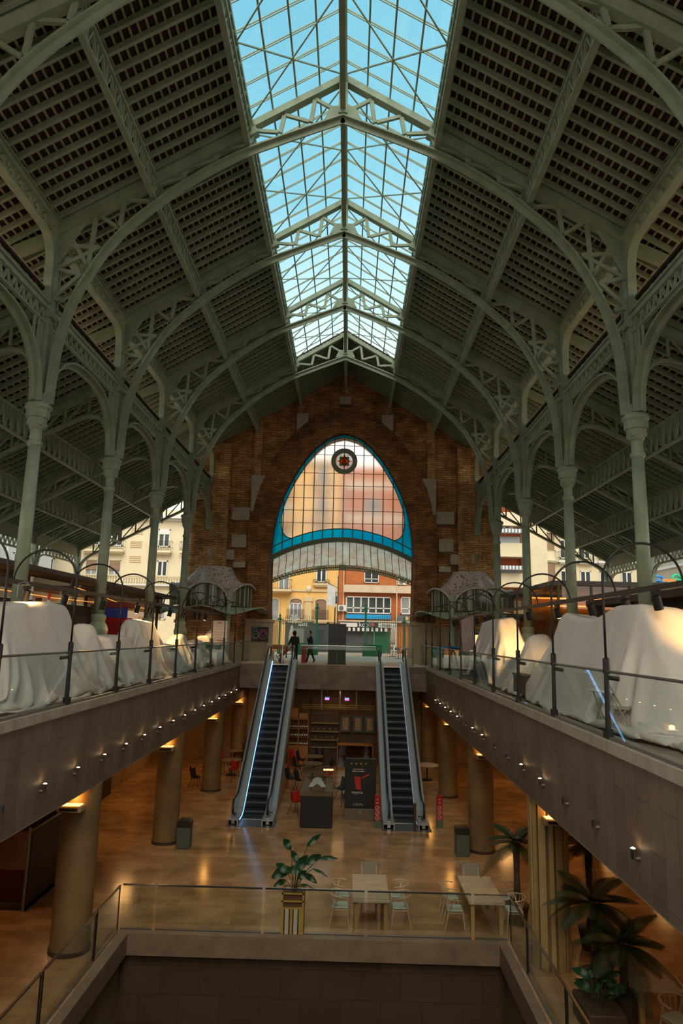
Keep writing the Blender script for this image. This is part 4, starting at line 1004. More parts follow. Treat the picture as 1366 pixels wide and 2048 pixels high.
# ---------------------------------------------------------------- market stalls under dust sheets
import numpy as np
def drape(H, G, x0, x1, y0, y1, z0, nx, ny, seed, xlim, steps=120, iters=9):
    """small position based cloth solver: a square sheet falls over the height field H and hangs in folds"""
    rs = np.random.RandomState(seed); u = np.linspace(x0, x1, nx); v = np.linspace(y0, y1, ny)
    P = np.zeros((ny, nx, 3)); P[..., 0] = u[None]; P[..., 1] = v[:, None]; P[..., 2] = z0
    P += rs.normal(0, .02, P.shape); rot = rs.uniform(-.05, .05); cx, cy = (x0+x1)/2, (y0+y1)/2
    dx, dy = P[..., 0]-cx, P[..., 1]-cy; P[..., 0], P[..., 1] = cx+dx-rot*dy, cy+dy+rot*dx
    V = np.zeros_like(P); hx, hy = (x1-x0)/(nx-1), (y1-y0)/(ny-1); hx *= 1.035; hy *= 1.035; hd = math.hypot(hx, hy); dt = 1/45
    def con(a, b, L_, k):
        A, B = P[a], P[b]; d = B-A; n = np.sqrt((d*d).sum(-1, keepdims=True))+1e-9; c = d*(.5*k*(1-L_/n)); P[a] = A+c; P[b] = B-c
    S = slice
    fam = []
    for o in (0, 1):
        fam.append(((S(None), S(o, nx-1, 2)), (S(None), S(o+1, nx, 2)), hx, 1)); fam.append(((S(o, ny-1, 2), S(None)), (S(o+1, ny, 2), S(None)), hy, 1))
        fam.append(((S(o, ny-1, 2), S(0, nx-1)), (S(o+1, ny, 2), S(1, nx)), hd, .35)); fam.append(((S(o, ny-1, 2), S(1, nx)), (S(o+1, ny, 2), S(0, nx-1)), hd, .35))
    ben = []
    for o in range(4):
        if o < 2 or True:
            ben.append(((S(None), S(o, nx-2, 4)), (S(None), S(o+2, nx, 4)), 2*hx, .12)); ben.append(((S(o, ny-2, 4), S(None)), (S(o+2, ny, 4), S(None)), 2*hy, .12))
    def fit(a, b):
        q = [P[a].shape, P[b].shape]; return q[0] == q[1]
    fam = [f for f in fam if fit(f[0], f[1])]; ben = [f for f in ben if fit(f[0], f[1])]
    for st in range(steps):
        V[..., 2] -= 9.8*dt; V *= .985; Q = P.copy(); P += V*dt
        for it in range(iters):
            for f in fam: con(*f)
            if it % 3 == 0:
                for f in ben: con(*f)
            h = H(P[..., 0], P[..., 1]); pen = h-P[..., 2]; m = pen > 0
            if m.any():
                gx, gy = G(P[..., 0], P[..., 1]); n2 = 1+gx*gx+gy*gy; k = np.where(m, pen/n2, 0)
                P[..., 0] -= gx*k; P[..., 1] -= gy*k; P[..., 2] += k
            np.maximum(P[..., 2], .03, out=P[..., 2])
            if xlim < 0: np.clip(P[..., 0], -7.72, xlim, out=P[..., 0])
            else: np.clip(P[..., 0], xlim, 7.72, out=P[..., 0])
        V = (P-Q)/dt; h = H(P[..., 0], P[..., 1]); c = (P[..., 2] < h+.02); fl = P[..., 2] < .04
        V[c] *= .25; V[fl] *= .2
        sp = np.sqrt((V*V).sum(-1, keepdims=True)); V *= np.minimum(1, 4/(sp+1e-9))
    return P
def sheet(name, l, xf, xb, prof, hem=.06, seed=1, over=.10, flare=.28):
    rnd = random.Random(seed); a, c = sorted((xf, xb)); cx = (a+c)/2; W_ = (c-a)/2
    ys = np.array([prof[0][0]-.30]+[p[0] for p in prof]+[prof[-1][0]+.30]); zs = np.array([0]+[p[1] for p in prof]+[0]); tw = W_*.5; tilt = rnd.uniform(-.12, .12)
    def H(x, y):
        t = np.interp(y, ys, zs); ax = np.abs(x-cx); s_ = np.clip((W_+flare-ax)/(W_+flare-tw), 0, 1)
        return np.maximum(t*s_ + tilt*np.clip((x-cx)/W_, -1, 1)*(s_ > .99), 0)+.015
    def G(x, y): e = .01; return (H(x+e, y)-H(x-e, y))/(2*e), (H(x, y+e)-H(x, y-e))/(2*e)
    zm = max(p[1] for p in prof); za = sum(p[1] for p in prof)/len(prof)
    W2 = tw + math.hypot(zm if hem < .1 else za, .35) - hem + over; pl_ = sum(math.hypot(q_[0]-p_[0], q_[1]-p_[1]) for p_, q_ in zip(prof, prof[1:])); L2 = (pl_ + (prof[0][1]+prof[-1][1])*(1.02 if hem < .1 else .6))/2; cy = (prof[0][0]+prof[-1][0])/2; g = .085
    nx, ny = int(2*W2/g)|1, int(2*L2/g)|1
    P = drape(H, G, cx-W2, cx+W2, cy-L2, cy+L2, zm+.15, nx, ny, seed, -5.44 if cx < 0 else 4.87); vs = P.reshape(-1, 3); m = vs.mean(0); m[2] = 0
    q = MB(); q.v = [tuple(p) for p in (vs-m)]; q.f = [(j*nx+i, j*nx+i+1, (j+1)*nx+i+1, (j+1)*nx+i) for j in range(ny-1) for i in range(nx-1)]; q.m = [0]*len(q.f)
    o = q.build(name, M['cloth'], None, True, tuple(m)); sb = o.modifiers.new('smooth', 'SUBSURF'); sb.levels = sb.render_levels = 1
    return tag(o, l, 'dust sheet', 'dust sheets over the market stalls')
L_ = [(-6.0,-7.5,[(13.2,1.7),(13.5,2.0),(14.6,2.12),(15.7,2.2),(16.7,2.15),(17.5,1.2),(18.2,.5)],11,'tall crumpled dust sheet with a red lamp at the near end of the left balcony'),
      (-6.1,-7.2,[(18.1,1.3),(18.45,1.9),(18.9,1.35),(19.5,.8)],12,'peaked tent shaped dust sheet beside the tall near one on the left balcony'),
      (-6.1,-7.3,[(19.95,1.40),(20.6,1.43),(21.8,1.42)],13,'flat topped pale dust sheet left of the warmly lit one'),
      (-6.1,-7.2,[(22.5,1.92),(23.4,1.92),(24.3,1.92),(24.8,1.35),(25.6,1.0),(27.6,1.08)],14,'warmly lit dust sheet swooping down from a high edge on the left balcony'),
      (-6.2,-7.2,[(28.3,1.2),(28.9,1.46),(29.5,1.4),(29.9,1.0)],15,'lumpy bunched dust sheet between the lit one and the low counters'),
      (-6.1,-7.2,[(30.6,1.1),(31.5,1.15),(32.6,1.22)],16,'low rounded dust sheet over a counter before the hanging poster'),
      (-6.4,-7.3,[(34.9,1.4),(35.5,1.3),(36.6,1.5),(37.5,1.75)],17,'farthest dust sheet of the left balcony, before the neon artwork')]
for xf,xb,p,sd,l in L_: sheet('dust_sheet', l, xf, xb, p, seed=sd)
R_L = [(5.55,7.3,[(11.5,.5),(12.3,1.4),(13.1,2.28),(14.3,2.3),(15.6,2.05),(16.8,2.12),(17.9,2.28),(18.3,1.9),(18.7,1.0)],21,'huge white dust sheet over the nearest stall of the right balcony',.06),
       (5.75,7.0,[(21.0,1.3),(21.5,1.88),(21.9,1.3),(22.6,1.0),(24.4,1.0),(25.6,2.35),(27.3,2.36),(28.9,2.3)],22,'white sheet sagging between a high heap and a low peak on the right balcony',.45),
       (5.6,6.6,[(18.9,1.0),(19.6,1.02),(20.4,1.04)],23,'white cloth lying over the low counter with the black crate beneath',.74)]
for xf,xb,p,sd,l,hm in R_L: sheet('dust_sheet', l, xf, xb, p, seed=sd, hem=hm)
# red lamp finger on the near sheet, lit lamp
t = thing('red_beacon', 'small red topped beacon standing on the tall near left sheet', 'lamp', (-6.75,16.45,2.15)); q = MB(); q.lathe([(.03,-.3),(.03,.12)],10); q.build('stem', M['white'], t); q = MB(); q.lathe([(.035,.12),(.04,.28),(.015,.3)],10); q.build('cap', mat('red_plastic',(.6,.02,.015),.4), t)
t = thing('clamp_lamp', 'lit brass clamp lamp at the top of the near left sheet', 'lamp', (-6.6,14.55,2.35)); q = MB(); q.tube([(0,0,-.1),(0,0,.18),(.1,.1,.24)],.015,6); q.build('arm', M['greymetal'], t); q = MB(); q.lathe([(.02,.24),(.09,.16)],12,(.12,.12)); q.build('shade', M['greymetal'], t)
# counters and crates
def boxthing(nm, l, cat, x0, x1, y0, y1, z0, z1, m, grp=None, lid=None):
    t = thing(nm, l, cat, ((x0+x1)/2,(y0+y1)/2,z0), grp); w_, d_, h_ = (x1-x0)/2,(y1-y0)/2,z1-z0
    q = MB(); q.rbox(-w_,w_,-d_,d_,0,h_,.02); q.build('body', m, t); q = MB(); q.rbox(-w_-.03,w_+.03,-d_-.03,d_+.03,h_-.04,h_+.02,.015); q.build('lid' if lid is None else lid, m, t); return t
boxthing('storage_crate', 'black plastic crate with a lid below the white counter cloth on the right', 'crate', 5.35,6.1,18.9,20.6,.02,.62,M['blackp'])
boxthing('stall_counter', 'brown counter under the bunched sheets of the left balcony', 'counter', -7.1,-6.3,28.3,33.0,0,.8,M['brick_ring'], None, 'countertop')
boxthing('stall_counter', 'green and white counter under the hanging poster', 'counter', -6.6,-5.8,33.3,34.8,0,.62,M['white'], None, 'countertop')
boxthing('stall_counter', 'green topped box standing on the white counter under the hanging poster', 'counter', -6.55,-5.85,33.35,34.75,.66,1.08,mat('green_panel',(.02,.17,.08),.5), None, 'countertop')
t = thing('folding_chair', 'beige folding chair behind the nearest right balustrade panel', 'chair', (5.2,12.3,0), None, 1.1)
wm = mat('beige_frame',(.40,.34,.28),.5)
for x in (-.2,.2):
    q = MB(); q.tube([(x,-.28,0),(x,.22,.98)],.014,6); q.build('frame', wm, t); q = MB(); q.tube([(x*.9,.26,0),(x*.9,-.18,.5)],.013,6); q.build('leg', wm, t)
q = MB(); q.rbox(-.2,.2,-.2,.16,.46,.49,.01); q.build('seat', wm, t); q = MB(); q.rbox(-.2,.2,.14,.2,.76,.96,.01); q.build('backrest', wm, t)
t = thing('folding_table', 'white folding table with crossed legs beside the beige folding chair', 'table', (5.45,13.35,0)); q = MB(); q.rbox(-.28,.28,-.32,.32,.66,.69,.01); q.build('tabletop', M['white'], t)
for s in (-1,1):
    q = MB(); q.tube([(s*.2,-.3,0),(s*.2,.3,.66)],.013,6); q.build('leg', wm, t); q = MB(); q.tube([(s*.2,.3,0),(s*.2,-.3,.66)],.013,6); q.build('leg', wm, t)
t = thing('hanging_poster', 'white poster with grey and red print hanging before the left counters', 'poster', (-5.7,33.0,1.0)); q = MB(); q.grid(lambda u,v: (-.37+.74*u, .03*math.sin(3*v), 1.14*v), 4, 8); q.build('sheet', mat('poster_paper',(.66,.60,.62),.8), t, True)
q = MB()
for k in range(6): q.box(-.22+.02*(k%2),.2-.05*(k%3),-.045,-.035,.25+.13*k,.275+.13*k)
q.build('print_lines', M['greymetal'], t); q = MB(); q.box(-.05,.2,-.05,-.04,.2,.23); q.box(-.1,.12,-.05,-.04,1.03,1.07); q.build('red_print', mat('red_ink',(.55,.08,.06),.7), t)
q = MB(); q.box(-.4,.4,-.02,.02,1.14,1.17); q.build('hanger', M['black'], t)
t = thing('hanging_board', 'faded pinkish board hanging askew over the right stalls', 'sign board', (5.8,31,1.05)); q = MB(); q.prism([(-.2,-.02),(.3,0),(.28,1.55),(-.34,1.32)],'y',-.02,.02); q.build('board', mat('faded_pink_board',(.42,.30,.27),.8,0,.15,5), t); q = MB(); q.tube([(-.3,0,1.32),(-.3,0,1.54)],.01,5); q.tube([(.25,0,1.5),(.25,0,1.6)],.01,5); q.build('hanger', M['black'], t)
t = thing('neon_artwork', 'black panel with coloured loops on the wall left of the escalators', 'artwork', (-4.75,YF-.45,1.12)); q = MB(); q.box(-.5,.5,-.03,.03,0,.84); q.build('panel', M['black'], t)
for k,(x,z,r,c) in enumerate(((-.25,.35,.2,(.5,.1,.4)),(.2,.4,.24,(.55,.2,.06)),(.2,.42,.13,(.4,.06,.45)),(-.28,.68,.1,(.02,.35,.5)),(-.22,.3,.12,(.05,.45,.2)))):
    q = MB(); q.tube([(x+r*math.cos(2*PI*j/24),-.04,z+r*1.1*math.sin(2*PI*j/24)) for j in range(24)],.02,6,True); q.build('loop', mat(f'loop_paint_{k}',c,.4), t)
# blue tarpaulin covered stand on the right
t = thing('covered_cart', 'blue tarpaulin covered cart at the far end of the right balcony', 'cart', (5.7,36.2,0)); q = MB()
q.grid(lambda u,v: (.55*math.cos(PI*v)*(1+.06*math.sin(14*u)), -1.9+3.8*u, .72+.33*math.sin(PI*v)+.08*math.sin(6*u+2*v)+.06*math.sin(13*u)), 40, 14); q.build('tarpaulin', mat('blue_tarp',(.02,.20,.46),.3,0,.3,4), t, True)
q = MB(); q.box(-.5,.5,-1.8,1.8,.1,.75); q.build('body', M['white'], t)
for (a,c) in ((-.4,-1.5),(.4,-1.5),(-.4,1.5),(.4,1.5)): q = MB(); q.tube([(a-.03,c,.07),(a+.03,c,.07)],.07,12); q.build('wheel', M['blackp'], t)
# big kiosks in the aisles
M['amber'] = emit('amber_strip', (1,.50,.12), 2.6)
M['kbrown'] = mat('dark_brown_panel', (.055,.033,.022), .6, 0, .3, 2)
M['kglass'] = glass('bronze_glass', (.62,.52,.42))
t = thing('market_kiosk', 'dark brown market kiosk with flat glazed roof in the left aisle', 'kiosk', (-12.2,27,0), 'aisle kiosks')
q = MB(); q.box(-1.6,2.2,-9,2.5,0,2.5); q.build('body', M['kbrown'], t); q = MB(); q.box(-2.6,3.0,-9.5,11.5,3.35,3.5); q.build('roof', mat('kiosk_roof_edge',(.10,.075,.06),.5), t)
q = MB(); q.box(2.3,2.34,-9,11,2.5,3.35); q.box(-2,2.3,11.0,11.04,2.2,3.35); q.box(-2,2.3,-9.04,-9.0,2.5,3.35); q.build('glazing', M['kglass'], t)
for k,(y0,y1,z0,z1) in enumerate(((-8.5,-3.5,3.2,3.0),(-7.5,-2.2,2.75,2.68),(-2.8,2.5,2.68,2.72),(-.5,4.5,3.2,2.85),(4.6,9.5,2.85,2.7))):
    q = MB(); q.bar((2.0,y0,z0),(2.0,y1,z1),.022,.022); q.build('light_strip', M['amber'], t)
for y in (-8.8,-4,1,2.4): q = MB(); q.box(2.15,2.3,y-.08,y+.08,0,2.6); q.build('upright', mat('kiosk_upright',(.20,.15,.11),.6) if 'kiosk_upright' not in bpy.data.materials else bpy.data.materials['kiosk_upright'], t)
q = MB()
for y in (-6.4,-1.5): q.box(2.2,2.24,y-1.9,y+1.9,.3,2.1)
q.build('shutter', mat('kiosk_shutter',(.11,.07,.045),.7,0,.15,1), t)
q = MB()
for r in range(2):
    for k in range(3): q.box(2.24,2.26,-5.2+k*.16,-5.08+k*.16,1.5+r*.2,1.64+r*.2)
q.build('white_lettering', M['white'], t)
for x in (-1.9,2.1): q = MB(); q.box(x-.06,x+.06,10.8,10.92,0,3.35); q.build('upright', M['kbrown'], t)
t = thing('drinks_fridge', 'red and blue drinks fridge beside the second left column', 'fridge', (-9.3,29.2,0)); q = MB(); q.rbox(-.5,.5,-.4,.4,0,2.1,.04); q.build('cabinet', mat('fridge_red',(.45,.015,.015),.35), t); q = MB(); q.box(-.5,.5,-.42,-.4,2.1,2.5); q.build('blue_header', mat('fridge_blue',(.05,.08,.42),.4), t); q = MB(); q.box(-.42,.42,-.43,-.4,.3,1.9); q.build('door', mat('fridge_door',(.35,.02,.02),.15), t); q = MB(); q.rbox(-.54,.54,-.42,.42,2.5,2.75,.03); q.build('top', mat('fridge_top',(.30,.05,.04),.5), t)
t = thing('market_kiosk', 'glazed kiosk glowing amber under its flat roof in the right aisle', 'kiosk', (12,30,0), 'aisle kiosks')
q = MB(); q.box(-3.55,5,-3.2,6,3.72,3.9); q.build('roof', mat('kiosk_roof_edge_grey',(.13,.12,.11),.5), t)
q = MB(); q.box(-3.3,4.8,-3,-2.96,0,3.7); q.box(-3.34,-3.3,-3,5.8,0,3.7); q.build('glazing', M['kglass'], t)
q = MB(); q.box(-3,4.6,2.6,2.8,0,3.6); q.build('back_wall', mat('amber_wall',(.52,.27,.06),.7), t)
for z in (3.5,3.15): q = MB(); q.box(-3.2,4.5,2.4,2.5,z,z+.06); q.build('light_strip', M['amber'], t)
q = MB(); q.box(-3.2,4.6,-2.2,-1.5,0,1.1); q.build('counter', M['kbrown'], t)
for x in (-3.3,-2.0,-.5,2): q = MB(); q.box(x-.04,x+.04,-3.04,-2.94,0,3.7); q.build('upright', M['steel_dark'], t)
q = MB(); q.box(-3.3,-1,-2.9,-2.7,0,2.2); q.build('cream_panel', M['offw'], t)
t = thing('market_kiosk', 'dark beige stall front behind the huge right dust sheet', 'kiosk', (10.6,18.5,0), 'aisle kiosks')
q = MB(); q.box(-1.5,1.5,-5,5,0,2.3); q.build('body', mat('stall_beige',(.20,.15,.09),.7,0,.2,1), t); q = MB(); q.box(-1.9,1.8,-5.4,5.4,2.75,2.95); q.build('roof', M['kbrown'], t); q = MB(); q.box(-1.6,-1.55,-4.6,4.6,.6,2.0); q.build('shutter', mat('stall_shutter',(.14,.10,.03),.6), t)
for y in (-5,-1.6,1.7,5): q = MB(); q.box(-1.7,-1.5,y-.1,y+.1,0,2.75); q.build('upright', M['kbrown'], t)
t = thing('amber_display', 'brightly lit food display glowing between the board and the high sheet', 'display case', (6.7,32,0)); q = MB(); q.box(-.5,.5,-.8,.8,0,1.0); q.build('base', M['white'], t); q = MB(); q.box(-.5,.5,.7,.75,1.0,1.75); q.build('lit_back', emit('display_glow',(1,.66,.26),.8), t); q = MB(); q.box(-.52,.52,-.8,.8,1.75,1.82); q.build('canopy', M['dark'], t)

for side, s_ in (('left',-1),('right',1)):
    for k, y in enumerate((22.4,28.3,34.2)):
        t = thing('floodlight', f'small tan floodlight under the {side} eaves, {ORD[k]} from the near end', 'floodlight', (s_*8.75,y,11.25), f'floodlights under the {side} eaves'); q = MB(); q.bar((-.05,-.16,.02),(.05,.16,.10),.26,.16); q.build('housing', mat('tan_housing',(.55,.33,.17),.5) if 'tan_housing' not in bpy.data.materials else bpy.data.materials['tan_housing'], t); q = MB(); q.tube([(0,0,.05),(-s_*.3,.0,-.5),(-s_*.45,0,-.66)],.02,6); q.build('bracket', M['steel'], t)
# ---------------------------------------------------------------- lower level: columns, lamps
CY = [16.75, 24.85, 32.75, 40.4]
def round_column(l, x, y, clad=False):
    t = thing('round_column', l, 'column', (x,y,ZL), 'round concrete columns of the lower floor')
    if not clad:
        q = MB(); q.lathe([(.43,.0),(.43,3.56)],32); q.build('shaft', M['concrete'], t, True, auto=True); q = MB(); q.lathe([(.46,0),(.46,.09)],32); q.build('skirting', M['kbrown'], t, True, auto=True)
    else:
        q = MB(); q.lathe([(.36,0),(.36,3.56)],24); q.build('shaft', M['concrete'], t, True, auto=True)
        for k in range(14):
            a = 2*PI*k/14+.1; q = MB(); c = Vector((.42*math.cos(a),.42*math.sin(a),0)); d = Vector((-math.sin(a),math.cos(a),0))*(.05+.03*(k % 2)); q.bar(c-d+Vector((0,0,1.78)), c+d+Vector((0,0,1.78)), .04, 3.54); q.build('slat', M['kslat'], t)
    return t
M['kslat'] = mat('golden_slat', (.40,.27,.11), .5, 0, .15, 2)
for i, y in enumerate(CY):
    round_column(f'round concrete column under the left balcony, {ORD[i]} from the near end', -5.64, y)
    round_column(f'round concrete column under the right balcony, {ORD[i]} from the near end' if i else 'nearest right column, clad in upright golden slats behind the palms', 5.16, y, i == 0)
M['uplens'] = emit('uplight_lens', (1,.50,.12), 2.2)
for i, y in enumerate(CY):
    for s, x in (('left',-5.64),('right',5.16)):
        t = thing('column_uplight', f'flat box lamp on the front of the {s} round column, {ORD[i]} from the near end', 'lamp', (x,y-.62,-2.42), 'box lamps on the round columns')
        q = MB(); q.rbox(-.27,.27,-.16,.16,0,.14,.02); q.build('housing', M['plaster'], t); q = MB(); q.box(-.22,.22,-.12,.12,.141,.15); q.build('lens', M['uplens'], t); q = MB(); q.box(-.2,.2,-.165,-.16,.04,.1); q.build('grille', M['dark'], t)
        q = MB(); q.box(-.03,.03,.16,.2,.02,.12); q.build('bracket', M['greymetal'], t)
# fascia spotlights
M['lens'] = emit('spot_warm_lens', (1,.72,.38), 14)
def fascia_light(side, k, y, lit, l):
    s = 1 if side == 'left' else -1; x = XL if side == 'left' else XR
    t = thing('fascia_spotlight', l, 'spotlight', (x,y,-1.34), f'spotlights along the {side} balcony face')
    q = MB(); q.tube([(0,0,-.09),(s*.07,0,-.09)],.035,10); q.build('stem', M['greymetal'], t, True, auto=True)
    q = MB(); q.lathe([(.03,-.1),(.046,-.06),(.048,.04),(.04,.045)],14,(s*.09,0)); q.build('cup', M['chrome'], t, True, auto=True)
    if lit: q = MB(); q.lathe([(.034,.047),(.01,.06)],12,(s*.09,0)); q.build('lens', M['lens'], t)
for k in range(-1,15): fascia_light('left', k, 13.56+1.602*k, k >= 0, f'small {"lit" if k >= 0 else "unlit"} spotlight on the left balcony face, {ORD[k+1]} from the near end')
for k in range(15): lit = k not in (1,2,5,6,9); fascia_light('right', k, 10.48+1.602*k, lit, f'small {"lit" if lit else "unlit"} spotlight on the right balcony face, {ORD[k]} from the near end')

# ---------------------------------------------------------------- escalators
M['step'] = mat('escalator_step', (.030,.034,.038), .42, .6)
M['led'] = emit('blue_led', (.25,.55,1), 1.5); M['led2'] = emit('white_led', (.6,.75,1), .22)
RUN, RISE = 8.45, 5.5
def eline(y): return 0 if y < .3 else (RISE if y > .3+RUN else (y-.3)*RISE/RUN)
def escalator(cx, l, led):
    t = thing('escalator', l, 'escalator', (cx,27.9,ZL), 'escalators to the street level')
    def band(nm, x0, x1, d0, d1, m, y0=-.9, y1=9.6, cut=None):
        P = [(y0,eline(y0)),(.1,0),(.5,eline(.5)+.01),(.3+RUN-.2,eline(.3+RUN-.2)),(.3+RUN+.25,RISE),(y1,RISE)]
        q = MB(); poly = [(y,z+d0) for y,z in P] + [(y,z+d1) for y,z in reversed(P)]
        q.prism(poly,'x',x0,x1); return q.build(nm, m, t)
    st = None; n = 22
    for k in range(n):
        q = MB(); dy, dz = RUN/n, RISE/n
        prof = [(0,-.02),(.03,dz*.3),(.025,dz*.65),(0,dz-.012),(0,dz),(dy+.02,dz),(dy+.02,dz-.03),(.06,-.02)]
        if st is None: q.prism(prof,'x',-.43,.43); st = o = q.build('step', M['step'], t)
        else: o = st.copy(); COL.objects.link(o); o.parent = t
        o.location = (0,.3+k*dy,k*dz-.14)
    q = MB(); q.box(-.94,.94,-1.0,.3,-.01,.012); q.build('floor_plate', M['greymetal'], t); q = MB(); q.box(-.43,.43,.05,.32,.012,.03); q.build('comb', M['chrome'], t)
    q = MB(); q.box(-.8,.8,.3+RUN,9.62,RISE-.03,RISE+.01); q.build('floor_plate', M['chrome'], t)
    band('truss_casing',-.8,.8,-.75,-.16,M['greymetal'],.2,9.6)
    for s in (-1,1):
        a, c = sorted((s*.44,s*.48)); band('skirt_panel',a,c,-.2,.2,M['alu'])
        a, c = sorted((s*.44,s*.86)); band('deck_cover',a,c,.2,.24,M['alu'])
        a, c = sorted((s*.83,s*.86)); band('side_cladding',a,c,-.75,.2,M['alu'],-.6,9.6)
        a, c = sorted((s*.645,s*.655)); band('glass_side',a,c,.24,.86,M['glass'],-.7,9.55)
        H = .92
        P = [(-.35,.30)] + [(-.62+.31*math.cos(a_),.61+.31*math.sin(a_)) for a_ in [-PI/2-PI*k/12 for k in range(13)]] + [(-.1,H),(.15,H+.01),(.5,eline(.5)+H+.02),(.3+RUN-.2,eline(.3+RUN-.2)+H),(.3+RUN+.2,RISE+H-.02),(9.4,RISE+H)]
        P += [(9.45+.31*math.cos(a_),RISE+.61+.31*math.sin(a_)) for a_ in [PI/2-PI*k/12 for k in range(13)]] + [(9.2,RISE+.3)]
        q = MB(); q.tube([(s*.65,y,z) for y,z in P],.042,8); q.build('handrail', M['blackp'], t, True)
        q = MB(); q.tube([(s*.65,y,z) for y,z in [(-.35,.27),(-.62,.27),(-.86,.36),(-.88,.6)]],.05,8); q.box(s*.65-.06,s*.65+.06,-.75,-.1,.05,.3); q.build('newel_cap', M['chrome'], t)
        if led[0 if s < 0 else 1]:
            a, c = sorted((s*.425,s*.438)); band('light_strip',a,c,.13,.16,M['led'] if cx < 0 else M['led2'],-.55,8.6)
    for k in range(4): q = MB(); q.tube([(.80,-.12+k*.0,.02),(.80,-.12,.021)],.01,6)
    q = MB()
    for k in range(4): q.box(.52+.06*k,.56+.06*k,.1,.13,.245,.29)
    q.build('buttons', M['black'], t)
    return t
escalator(-3.05,'left escalator, with a blue light strip, rising to the street level',(1,0))
escalator(2.80,'right escalator behind the red sign stands, rising to the street level',(0,1))
# landing rail between the escalators
t = thing('landing_balustrade','frameless glass balustrade with steel rail on the landing edge','balustrade',(0,37.62,0)); q = MB(); q.box(-2.1,2.0,-.01,.01,0,.95); q.build('pane', M['glass'], t); q = MB(); q.tube([(-2.1,0,1.0),(2.0,0,1.0)],.022,8); q.build('handrail', M['chrome'], t, True, auto=True)
t = thing('information_panel','pair of tall plain dark grey panels standing on the landing','panel',(-.1,38.2,0))
for x in (-.27,.22): q = MB(); q.rbox(x-.24,x+.24,-.14,.14,0,2.2,.01); q.build('leaf', mat('dark_grey_panel',(.045,.047,.052),.5) if 'dark_grey_panel' not in bpy.data.materials else bpy.data.materials['dark_grey_panel'], t)
q = MB(); q.box(-.55,.5,-.17,.17,0,.05); q.build('base', M['black'], t)
for x,y,l in ((-3.1,37.9,'steel bollard before the left escalator landing'),(-4.15,40.2,'pale stone bollard left of the hooded person'),(3.95,38.6,'beige bollard behind the right escalator newel')):
    t = thing('bollard', l, 'bollard', (x,y,0), 'bollards on the landing'); st = 'steel' in l; q = MB(); q.lathe([(.06 if st else .16,0),(.06 if st else .15,.95),(.03,1.0)],14); q.build('shaft', M['chrome'] if st else M['stone'], t, True, auto=True); q = MB(); q.lathe([(.1 if st else .2,0),(.1 if st else .2,.04)],14); q.build('base', M['greymetal'], t)
t = thing('sign_post','short brown post standing at the foot of the right escalator','post',(3.1,26.95,ZL)); q = MB(); q.lathe([(.05,0),(.05,.98),(.03,1.0)],12); q.build('shaft', mat('bronze_post',(.20,.13,.07),.35,.8), t, True, auto=True); q = MB(); q.lathe([(.09,0),(.09,.03)],12); q.build('base', M['greymetal'], t)
def red_sign(x, y, l):
    t = thing('sign_stand', l, 'sign', (x,y,ZL), 'red escalator sign stands'); q = MB(); q.rbox(-.115,.115,-.02,.02,.24,1.16,.01); q.build('panel', mat('sign_red',(.36,.012,.02),.45) if 'sign_red' not in bpy.data.materials else bpy.data.materials['sign_red'], t)
    q = MB(); q.box(-.12,.12,-.06,.06,0,.24); q.build('base', M['steel_dark'], t); q = MB()
    for z in (.34,.52,.7): q.tube([(.075*math.cos(2*PI*k/18),-.023,z+.075*math.sin(2*PI*k/18)) for k in range(18)],.006,4,True); q.bar((-.04,-.023,z-.04),(.04,-.023,z+.04),.008,.015)
    q.box(-.02,.02,-.025,-.02,.98,1.02); q.box(-.05,.05,-.025,-.02,.88,.9); q.build('pictograms', M['white'], t)
red_sign(1.72,27.3,'red sign stand left of the right escalator foot'); red_sign(4.1,27.6,'red sign stand right of the right escalator foot')

# ---------------------------------------------------------------- display case, advertising stand, bins
t = thing('display_case','black plinth with a glass case holding a white winged model','display case',(-.58,27.6,ZL)); q = MB(); q.rbox(-.6,.6,-.6,.6,.03,1.14,.012); q.build('plinth', M['blackp'], t); q = MB(); q.box(-.57,.57,-.57,.57,0,.03); q.build('foot', M['dark'], t)
q = MB(); q.box(-.6,.6,-.6,-.594,1.14,2.0); q.box(-.6,.6,.594,.6,1.14,2.0); q.box(-.6,-.594,-.6,.6,1.14,2.0); q.box(.594,.6,-.6,.6,1.14,2.0); q.box(-.6,.6,-.6,.6,2.0,2.012); q.build('glass_case', M['glass'], t)
q = MB(); q.box(-.59,.59,-.59,.59,1.14,1.3); q.build('wooden_tray', mat('case_tray',(.16,.09,.05),.5), t)
m_ = thing('scale_model','white winged scale model standing inside the glass case','model',(-.58,27.5,ZL+1.3))
for s in (-1,1):
    q = MB(); q.add([(0,-.1,.42),(s*.14,-.15,.36),(s*.32,-.2,.1),(s*.16,-.24,.1),(0,-.1,.2),(0,.1,.42),(s*.14,.1,.36),(s*.32,.1,.1),(s*.16,.1,.1),(0,.1,.2)],[(0,1,2,3,4),(9,8,7,6,5),(0,5,6,1),(1,6,7,2),(2,7,8,3),(3,8,9,4)]); q.build('wing', M['white'], m_)
q = MB(); q.box(-.22,.22,-.18,.18,0,.1); q.build('base', mat('model_brown',(.22,.13,.07),.6), m_); q = MB(); q.lathe([(.1,.1),(.08,.3),(.02,.46)],8); q.build('tower', mat('model_tan',(.30,.20,.12),.6), m_)
t = thing('advertising_stand','black advertising stand with a red product picture between the escalators','sign',(1.08,28.45,ZL)); q = MB(); q.rbox(-.62,.62,-.12,.12,.42,2.28,.01); q.build('panel', M['blackp'], t); q = MB(); q.rbox(-.62,.62,-.16,.16,0,.42,.01); q.build('base', mat('stand_base',(.17,.12,.09),.5), t)
gold = mat('gold_print',(.45,.30,.06),.5); wht = mat('white_print',(.6,.58,.55),.6); rp = mat('red_print_picture',(.50,.03,.02),.5)
q = MB()
